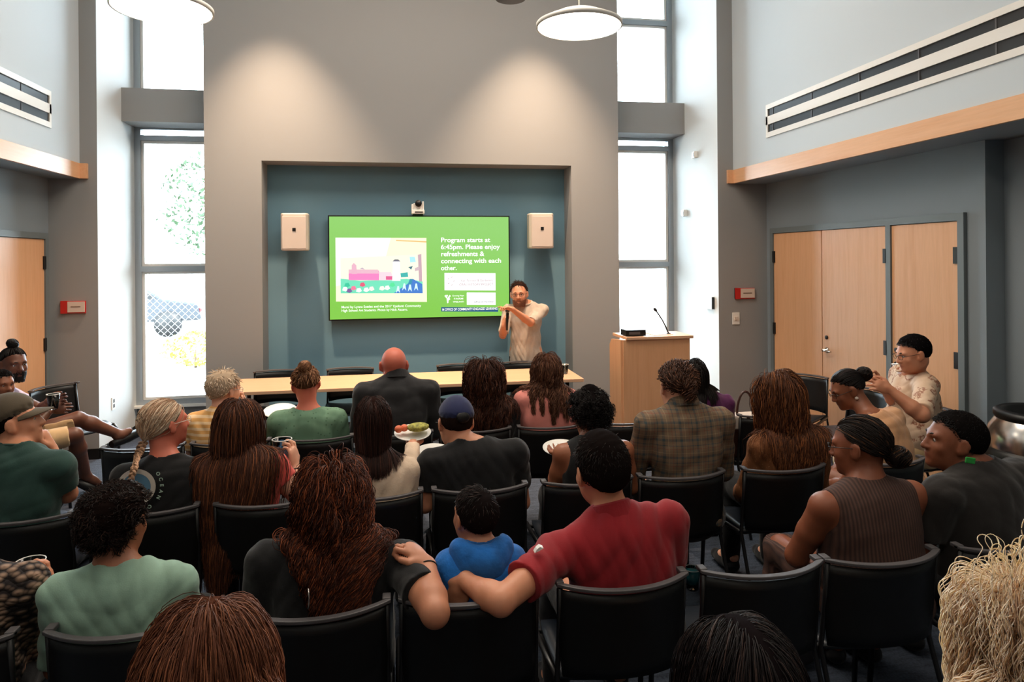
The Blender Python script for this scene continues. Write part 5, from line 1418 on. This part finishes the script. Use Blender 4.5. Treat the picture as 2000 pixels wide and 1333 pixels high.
# ---- third row
I = seated('person in a dark patterned knit at the lower left corner, holding a cup', -95, 1120, ROWC, -115, 940, sw=.24, fat=1.3, s=1.0, skin='tan', hrot=(-10, 8, 0), shirt=C_['knit'], sleeve='long', h=.007, fold=.003,
           armR=(G(60, 1260, 2.5), G(88, 1168, 2.70)), handR=dict(d=V(-.05, .1, 1), n=V(-1, .15, .1), curl=.8, side=-1))
short_hair(I, DKB, 500, .05, .002, .012, seed=31)
I = seated('boy with dark curly hair in a pale green raglan tee', 235, 1120, ROWC, 226, 955, sw=.193, s=.97, skin='mid', hrot=(-20, 6, 0), shirt=C_['sage'], sleeve='half', h=.006, fold=.006, dYh=.03, ux=238)
afro(I, (30, 20, 18), 3400, .034, .0013, amp=.006, wl=.030, seed=32, thick=.020, hi=(58, 38, 30), ph=.2)
I = seated('woman in black with long curly auburn hair, arm over the next chair', 655, 1062, ROWC, 648, 914, sw=.245, fat=1.32, s=1.02, skin='olive', hrot=(6, 8, 0), shirt=C_['black'], sleeve='short', h=.0055, ux=645, fold=.004, sh_off=((0, 0, 0), (.02, 0, -.02)),
           armR=(G(850, 1198, 2.09), G(834, 1104, 2.28)), handR=dict(d=V(-.5, .35, .45), n=V(-.35, .1, -1), curl=1.35, thumb=.9))
long_hair(I, (70, 36, 26), (136, 70, 40), .3, 5200, .46, r=.0013, curl=.012, wl=.085, vol=.024, thick=.014, seed=33, part='none', K=52, clump=120, damp=.1, lvar=.22, grav=.16, lock=.75, gather=.26, gx=.03)
wr = I['arms'][1][2]; ax = nrm(I['arms'][1][1] - wr); a_ = nrm(np.cross(ax, V(0, 1, 0))); b_ = np.cross(ax, a_); mb = MB()
c_ = I['hw'](0, -.128, .028); strands('hair_knot', coil(c_, I['RH'] @ rotm(0, 60, 0), .034, 240, None, K=26, squash=(1.3, .8, .8)), taper(240, 26, .0016, .6), vary((70, 36, 26), 240, .2, RNG, (136, 70, 40), .4), I['root'], I['base'])
mb.tube([Vector(wr + ax * .015 + (a_ * math.cos(t) + b_ * math.sin(t)) * .030 - I['base']) for t in [2 * PI * i / 24 for i in range(24)]], .0028, 6, closed=True); mb.build('hair_tie', MT['black'], I['root'])
MB().tube([Vector(G(602, 1150, 2.155) - I['base']), Vector(G(604, 1170, 2.15) - I['base']), Vector(G(602, 1190, 2.15) - I['base'])], [.002, .0025, .004], 8).build('zipper_pull', MT['steel'], I['root'])
I = seated('small child in a fluffy blue hoodie seen from behind', 938, 1070, ROWC, 927, 957, dy=.22, s=.74, hs=1.13, sw=.135, skin='olive', hrot=(26, 0, 0), shirt=C_['fleece'], sleeve='long', h=.006, fat=1.1, off=.118, fold=.003, ux=936,
           legs=[[G(0, 0, 1) * 0 + V(.17, 2.42, .50), V(.15, 2.68, .53), V(.15, 2.74, .26), V(.15, 2.86, .24)], [V(.33, 2.42, .50), V(.35, 2.68, .53), V(.35, 2.74, .26), V(.35, 2.86, .24)]])
short_hair(I, (26, 20, 20), 2200, .030, .0013, .010, seed=34, lift=.15, hi=(66, 50, 46), ph=.15)
# hood lying on the back
F_ = Field(I['nb'] - .25, I['nb'] + .25, .006)
nbk = I['nb'] + V(0, 0, .012)
for (dx, dy_, dz, r_) in ((-.062, -.03, .0, .045), (.062, -.03, .0, .045), (0, -.055, -.045, .07), (-.04, -.05, -.03, .055), (.04, -.05, -.03, .055)): F_.add(ell(nbk + V(dx, dy_, dz), V(r_ * 1.05, r_ * .8, r_ * .95), None, .03))
F_.add(ell(nbk + V(0, .0, .045), V(.070, .062, .055), None, .012), 's'); F_.D = F_.D + folds(F_.grid(), 8, .004, 40)
ev, eq = F_.mesh(); new_mesh_obj('hood', np_mesh('hood', ev - I['base'], eq), C_['fleece'], I['root'])
mb = MB(); mb.tube([Vector(nbk - I['base'] + V(.088 * math.cos(t), -.012 + .062 * math.sin(t), .022 - .028 * math.sin(t) * -1 * (math.sin(t) > 0) - .012 * (math.sin(t) < 0))) for t in [PI + .1 + (PI - .2) * i / 16 for i in range(17)]], .013, 8); mb.build('hood_rim', C_['fleece'], I['root'])
# man in the red polo
I = seated('man in a red polo shirt with his arm along the child\'s chair', 1196, 1012, ROWC, 1174, 853, sw=.235, fat=1.16, s=1.05, hs=1.07, skin='tan', hrot=(8, 8, -3), shirt=C_['red'], sleeve='short', collar='polo', h=.0055, ux=1226, fold=.0075, yaw=4, sh_off=((-.03, -.01, -.015), (0, 0, 0)),
           armL=(G(978, 1176, 2.10), G(908, 1136, 2.25)), handL=dict(d=V(-.35, .15, -.75), n=V(.35, .6, -.3), curl=.55, spread=.2))
short_hair(I, (24, 18, 17), 4500, .034, .0014, .009, seed=35, lift=.24, hi=(52, 38, 34), ph=.2, top=.012)
lg = MB(); lp = G(1052, 1076, 2.215) - I['base']
lg.prism([(lp[0] - .014, lp[2] - .006), (lp[0] + .002, lp[2] + .0), (lp[0] + .016, lp[2] + .008), (lp[0] + .004, lp[2] + .013), (lp[0] - .006, lp[2] + .006)], lp[1] - .004, lp[1] + .02, 'y'); lg.build('sleeve_logo', MT['white'], I['root'])
I = seated('woman in a brown ribbed sleeveless dress with a low twisted bun', 1690, 948, ROWC, 1678, 815, sw=.222, fat=1.42, s=1.03, skin=(132, 76, 52), hrot=(42, 8, 0), shirt=C_['rib'], sleeve='tank', trousers=C_['rib'], h=.0065, ux=1700, dy=.30,
           armL=(G(1556, 1086, 2.52), G(1560, 1085, 2.74)), fold=.002, collar=False)
pulled_hair(I, (32, 24, 22), (.012, -.10, -.03), 1000, .0020, seed=36, thick=.010, bun=(.05, (1.1, .8, .8)), hi=(100, 66, 42), ph=.10); spectacles(I)
I = seated('man in a dark grey tee turned to the left at the right edge', 1905, 915, ROWC, 1862, 806, sw=.24, fat=1.3, s=1.05, skin=(128, 74, 50), hrot=(58, -4, 0), yaw=10, shirt=C_['darktee'], h=.0065, dy=.30, ux=1915, neck=1.15)
short_hair(I, (18, 15, 15), 2200, .014, .0012, .008, seed=37, curl=.002, wl=.010)
I_dk = I
MB().box(-.022, .022, -.003, .003, -.012, .012, Matrix.Translation(Vector(G(1895, 900, 2.30) - I['base'])) @ Matrix.Rotation(.2, 4, 'Y')).build('green_tag', plain('green_print', (40, 150, 60), .6), I['root'], bevel=.003)

# ---- nearest row, only the tops of the heads are in view
I = seated('person with brown shoulder-long hair at the lower left, top of the head only', 405, 1400, .80, 405, 1190, s=1.0, sw=.19, dy=.33, skin='light', shirt=C_['charcoal'], sleeve='long', h=.010, hrot=(-5, 12, 0))
long_hair(I, (98, 56, 38), (132, 80, 54), .3, 7000, .30, r=.0010, vol=.018, thick=.014, seed=41, curl=.003, wl=.08, K=22, lock=.4, part='none')
I = seated('person with black parted hair at the lower edge, right of centre', 1442, 1440, .80, 1445, 1222, s=1.0, sw=.19, dy=.25, skin='olive', shirt=C_['dark'], sleeve='long', h=.010, hrot=(8, 14, 0))
long_hair(I, (26, 20, 22), (60, 44, 40), .15, 6000, .32, r=.0010, vol=.014, thick=.012, seed=42, K=20, spread=1.1)
I = seated('person with curly blond hair at the lower right corner', 2000, 1380, .80, 2005, 1155, s=1.0, sw=.19, dy=.22, skin='light', shirt=C_['cream'], sleeve='long', h=.010, hrot=(25, 5, 0))
long_hair(I, (214, 160, 108), (240, 196, 144), .35, 7000, .25, r=.0010, curl=.006, wl=.080, vol=.020, thick=.016, seed=43, K=50, grav=.12, lock=.75, clump=70, part='none', mat=MT['light_hair'])

# ---- along the walls
I = person('bearded man with a hair bun in a lavender tee and khaki shorts, legs crossed', -2.90, 5.72, yaw=-62, sw=.205, s=1.0, skin='dark', head=P(26, 712, 5.30), hrot=(-66, 6, 0), lean=-6, neck_z=.99, hip_z=.50, shirt=C_['lav'], trousers=C_['khaki'], shorts=True, h=.0065, feet_bare=True, hs=1.08, side=0,
           legs=[[V(-2.86, 5.80, .52), P(152, 818, 5.50), P(236, 850, 5.72), P(252, 842, 5.78)], [V(-2.82, 5.62, .50), P(146, 850, 5.30), P(168, 930, 5.55), P(192, 944, 5.62)]],
           armL=(P(82, 800, 5.45), P(96, 784, 5.30)), armR=(P(60, 842, 5.1), P(100, 800, 5.28)), handL=dict(d=V(.9, .1, .1), n=V(.0, -.9, .2), curl=.7), handR=dict(d=V(.9, .1, .0), n=V(0, .9, -.2), curl=.7))
pulled_hair(I, (18, 15, 15), (.0, -.02, .125), 500, .003, seed=51, thick=.006, bun=(.038, (1, 1, .8)))
bd = short_hair(I, (16, 13, 13), 700, .018, .0018, .006, hl=([-1.01, -.2, .1, .35, .6, 1.01], [9, 9, 9, 9, 9, 9]), seed=52, name='hair') if False else None
def beard(I, col, drop=.0):
    hw = I['hw']; s = I['s']; rng = np.random.default_rng(5); R = I['RH']; N = 1200
    a = rng.uniform(-1.45, 1.45, N); z = rng.uniform(-.105, -.035, N); m_ = ~((np.abs(a) < .25) & (z > -.068) & (z < -.048)) & ~((np.abs(a) < .16) & (z > -.04)) & (z < -.040 + .025 * np.abs(a))
    a, z = a[m_], z[m_]; rx = .060 + .2 * (z + .05) * (z < -.05); loc = np.stack([np.sin(a) * rx, .026 + np.cos(a) * (.066 + .1 * (z + .05) * (z < -.05)), z], 1)
    roots = I['H'] + (loc * s) @ R.T; d = np.stack([np.sin(a) * .5, np.cos(a) * .5, -.8 * np.ones(len(a))], 1) @ R.T; t = np.linspace(0, 1, 5)[None, :, None]
    strands('beard', roots[:, None] + d[:, None] * .020 * t, taper(len(a), 5, .0022, .5, rng), vary(col, len(a), .2, rng), I['root'], I['base'])
beard(I, (18, 14, 14))
for L_ in ([P(236, 850, 5.72), P(262, 838, 5.84)], [P(168, 938, 5.55), P(200, 950, 5.66)]):
    mb = MB(); a, b = L_; d = nrm(b - a); mb.tube([Vector(a - d * .09 - I['base'] - V(0, 0, .045)), Vector(a * .5 + b * .5 - I['base'] - V(0, 0, .05)), Vector(b + d * .05 - I['base'] - V(0, 0, .05))], [.03, .042, .036], 10); mb.build('flip_flop', MT['black'], I['root'])
CUPL = P(104, 792, 5.22)
I = person('small child with brown skin at the left edge beside the bearded man', -2.76, 5.03, yaw=-60, s=.70, sw=.125, skin='brown', head=P(4, 752, 4.62), hrot=(-66, 5, 0), hs=1.15, neck_z=.90, shirt=C_['cream'], trousers=C_['denim'], shoes=C_['shoe'], h=.007,
           legs=[[V(-2.78, 5.10, .50), V(-2.52, 5.24, .52), V(-2.46, 5.26, .24), V(-2.36, 5.31, .22)], [V(-2.70, 4.97, .50), V(-2.44, 5.10, .52), V(-2.38, 5.13, .24), V(-2.28, 5.18, .22)]])
afro(I, (20, 16, 16), 900, .012, .0014, amp=.002, wl=.010, thick=.008, seed=54)
I = person('heavy man with glasses in a beige printed tee, looking down by the right doors', 3.60, 4.20, yaw=72, s=1.04, sw=.235, fat=1.55, belly=.35, skin='tan', head=P(1783, 692, 4.62), hrot=(8, 14, 0), lean=6, neck_z=1.085, shirt=C_['print'], sleeve='half', trousers=C_['khaki'], shoes=C_['shoe'], h=.0065, jaw=1.15, neck=1.2,
           armL=(P(1800, 812, 4.25), P(1738, 762, 4.32)), armR=(P(1752, 790, 4.85), P(1722, 750, 4.62)), handL=dict(d=V(-.8, .1, .35), n=V(.1, .8, -.3), curl=.6), handR=dict(d=V(-.8, -.1, .3), n=V(.1, -.8, .3), curl=.7))
short_hair(I, (18, 16, 17), 1500, .022, .0014, .010, seed=55, lift=.2); spectacles(I)

# ---- the presenter
I = person('bearded presenter in a tan tee shirt and glasses, pointing and holding a microphone', 1.42, 7.33, yaw=168, s=.945, sw=.215, fat=1.16, belly=0, stand=True, skin='tan', head=G(1014, 576, 7.28), hrot=(-4, 3, 3), neck_z=1.385, hs=1.14, lean=1, shirt=C_['tan'], sleeve='half', trousers=C_['dark'], shoes=C_['shoe'], h=.006, fold=.007, neck=1.1,
           armR=(G(982, 655, 7.24), G(984, 636, 7.02)), armL=(G(1036, 631, 7.10), G(1000, 604, 6.92)), handR=dict(d=V(.15, .05, 1), n=V(.9, .3, -.1), curl=1.2), handL=dict(d=V(-1, -.1, .3), n=V(0, -.2, -1), curls=(.15, .9, 1.0, 1.1)))
short_hair(I, (52, 34, 28), 1200, .040, .0017, .012, hl=([-1.01, -.6, -.3, 0.0, .2, .45, .7, 1.01], [-.72, -.66, -.42, -.16, .10, .50, .74, .82]), seed=61, lift=.15, comb=(.1, -.5, 0)); spectacles(I); beard(I, (150, 96, 70))
t = thing('handheld_microphone', 'black handheld microphone in the presenter\'s fist', 'microphone', tuple(G(990, 640, 6.97)))
MB().tube([(0, 0, -.03), (.004, 0, .06), (.008, 0, .15)], [.011, .013, .017], 12).build('handle', MT['black'], t)
MB().lathe([(0, -.02), (.018, -.015), (.025, .005), (.022, .022), (0, .032)], seg=18, M4=Matrix.Translation((.009, 0, .17))).build('grille', MT['rail'], t)

# ------------------------------------------------------------------ emblem on the black tee
rt = I_em['root']; base = I_em['base']
ec = G(266, 952, 3.215); u_ = V(.98, .0, .0); w_ = V(0, -.05, 1.0)
def disc(r0, r1, mat, yy, name, n=40):
    mb = MB(); vs = []; 
    for k in range(n):
        a = 2 * PI * k / n
        for r_ in (r0, r1): vs.append(ec + u_ * r_ * math.cos(a) + w_ * r_ * math.sin(a) + V(0, yy + .55 * (r_ * math.cos(a)) ** 2, 0) - base)
    fs = [(2 * k, 2 * k + 1, (2 * k + 3) % (2 * n), (2 * k + 2) % (2 * n)) for k in range(n)]
    mb.add(vs, fs); return mb.build(name, mat, rt, fix=False)
disc(.0, .062, plain('print_blue', (96, 140, 170), .8), 0, 'emblem'); disc(.060, .080, plain('print_white', (214, 206, 196), .8), -.001, 'emblem_ring')
ink = plain('print_ink', (180, 206, 190), .8)
for k, ch in enumerate('         OCEAN OF'):
    a = math.radians(165 - k * 15); c = ec + u_ * .098 * math.cos(a) + w_ * .098 * math.sin(a) + V(0, -.001 + .55 * (.098 * math.cos(a)) ** 2, 0) - base
    if ch != ' ': text_obj(ch, c[0], c[1], c[2], .021, ink, rt, 'emblem_letter', .0006, rot=(PI / 2, -(a - PI / 2), 0), align='CENTER')

# ------------------------------------------------------------------ cups, plates, bags
cola = plain('dark_drink', (40, 24, 20), .2); water = plain('blue_label', (70, 120, 165), .5)
cup('clear plastic cup raised by the woman in coral', CUPB3 - V(0, 0, .06), 1.15, drink=water, fill=.6)
cup('clear plastic cup held at the lower left beside the patterned knit', G(60, 1150, 2.76) + V(0, 0, -.02), 1.15, drink=water, fill=.5)
cup('clear plastic cup in the hand of the bearded man with the bun', CUPL - V(0, 0, .03), 1.1)
c = P(1352, 1112, 3.87); cup('clear plastic cup standing on the floor behind the red polo shirt', V(c[0], c[1], 0), 1.1, drink=plain('teal_drink', (20, 110, 120), .4), fill=.9)
cup('clear plastic cup on the right end of the long table', V(1.66, 6.55, .74), .9)
plate('white paper plate held beside the woman in green', G(547, 806, 4.90), .11, (14, 0, 0))
plate('white paper plate in front of the man in the navy cap', G(846, 890, 3.82), .11, (12, 0, 0))
plate('white paper plate held by the person with the curly puff of hair', G(1098, 880, 3.90), .115, (10, 0, 0))
pp = plate('paper plate with salad and fruit held up by the woman in cream', G(806, 850, 3.78), .10, (12, 0, 0))
def nugget(name, label, cat, c, r, mat, seed, sq=(1, 1, .7), group=None):
    F_ = Field(V(*c) - r * 1.4, V(*c) + r * 1.4, r / 6); F_.add(ell(V(*c), V(r, r, r) * V(*sq), None, .01)); F_.D = F_.D + folds(F_.grid(), seed, r * .12, 1.2 / r)
    ev, eq = F_.mesh(); b = V(*c) - V(0, 0, r * sq[2]); o = new_mesh_obj(name, np_mesh(name, ev - b, eq), mat); o.location = tuple(b); return tag(o, label, cat, group)
pc = G(806, 848, 3.78)
nugget('lettuce_leaf', 'yellow-green salad leaf on the plate in front of the bald man', 'salad', pc + V(.03, -.01, .04), .06, plain('salad', (150, 146, 66), .7, bump=1.0, bscale=60, var=.3), 3, (1.0, .9, .34))
for i, dx in enumerate((-.075, -.045)):
    nugget('fruit_piece', ('left' if i == 0 else 'right') + ' one of two orange fruit pieces on the plate in front of the bald man', 'fruit', pc + V(dx, -.02 + .02 * i, .035), .022, plain('orange_fruit', (222, 110, 70), .5), 5 + i, (1, 1, .9))
nugget('food_piece', 'brown bit of food on the plate of the person with the curly puff', 'food', G(1104, 874, 3.88), .018, plain('brown_food', (96, 64, 40), .7), 9, (1.4, 1, .5))

t = thing('handbag', 'dark brown leather handbag with an arched handle on a front-row chair', 'bag', (2.45, 4.52, .468))
lea = plain('brown_leather', (66, 34, 26), .45, bump=.3, bscale=80)
MB().prism([(-.13, 0), (.13, 0), (.115, .26), (-.115, .26)], -.07, .07, 'y').build('body', lea, t, bevel=.015)
MB().prism([(-.118, .20), (.118, .20), (.112, .29), (-.112, .29)], -.076, .076, 'y').build('top_panel', MT['cream'], t, bevel=.01)
mb = MB(); mb.tube([(.02 + .065 * math.cos(a), .0, .28 + .17 * math.sin(a)) for a in [PI * i / 14 for i in range(15)]], .009, 8); mb.build('handle', lea, t)
MB().box(-.012, .012, -.082, -.076, .17, .29).build('strap', lea, t)
t = thing('gift_box', 'purple box with a white lid standing beside the brown handbag', 'box', (2.66, 4.52, .468))
MB().box(-.065, .065, -.06, .06, 0, .30).build('box', plain('purple_card', (112, 86, 178), .5), t, bevel=.004)
MB().box(-.07, .07, -.065, .065, .28, .36).build('lid', MT['white'], t, bevel=.004)
t = thing('storage_box', 'dark grey box on the floor under the empty chair at the lower right', 'box', (1.80, 2.95, 0), .35)
MB().box(-.13, .13, -.1, .1, 0, .10).build('tray', plain('grey_card', (70, 66, 72), .7), t, bevel=.004)
MB().box(-.135, .135, -.105, .105, .10, .125).build('lid', plain('grey_card_lid', (92, 86, 92), .7), t, bevel=.004)
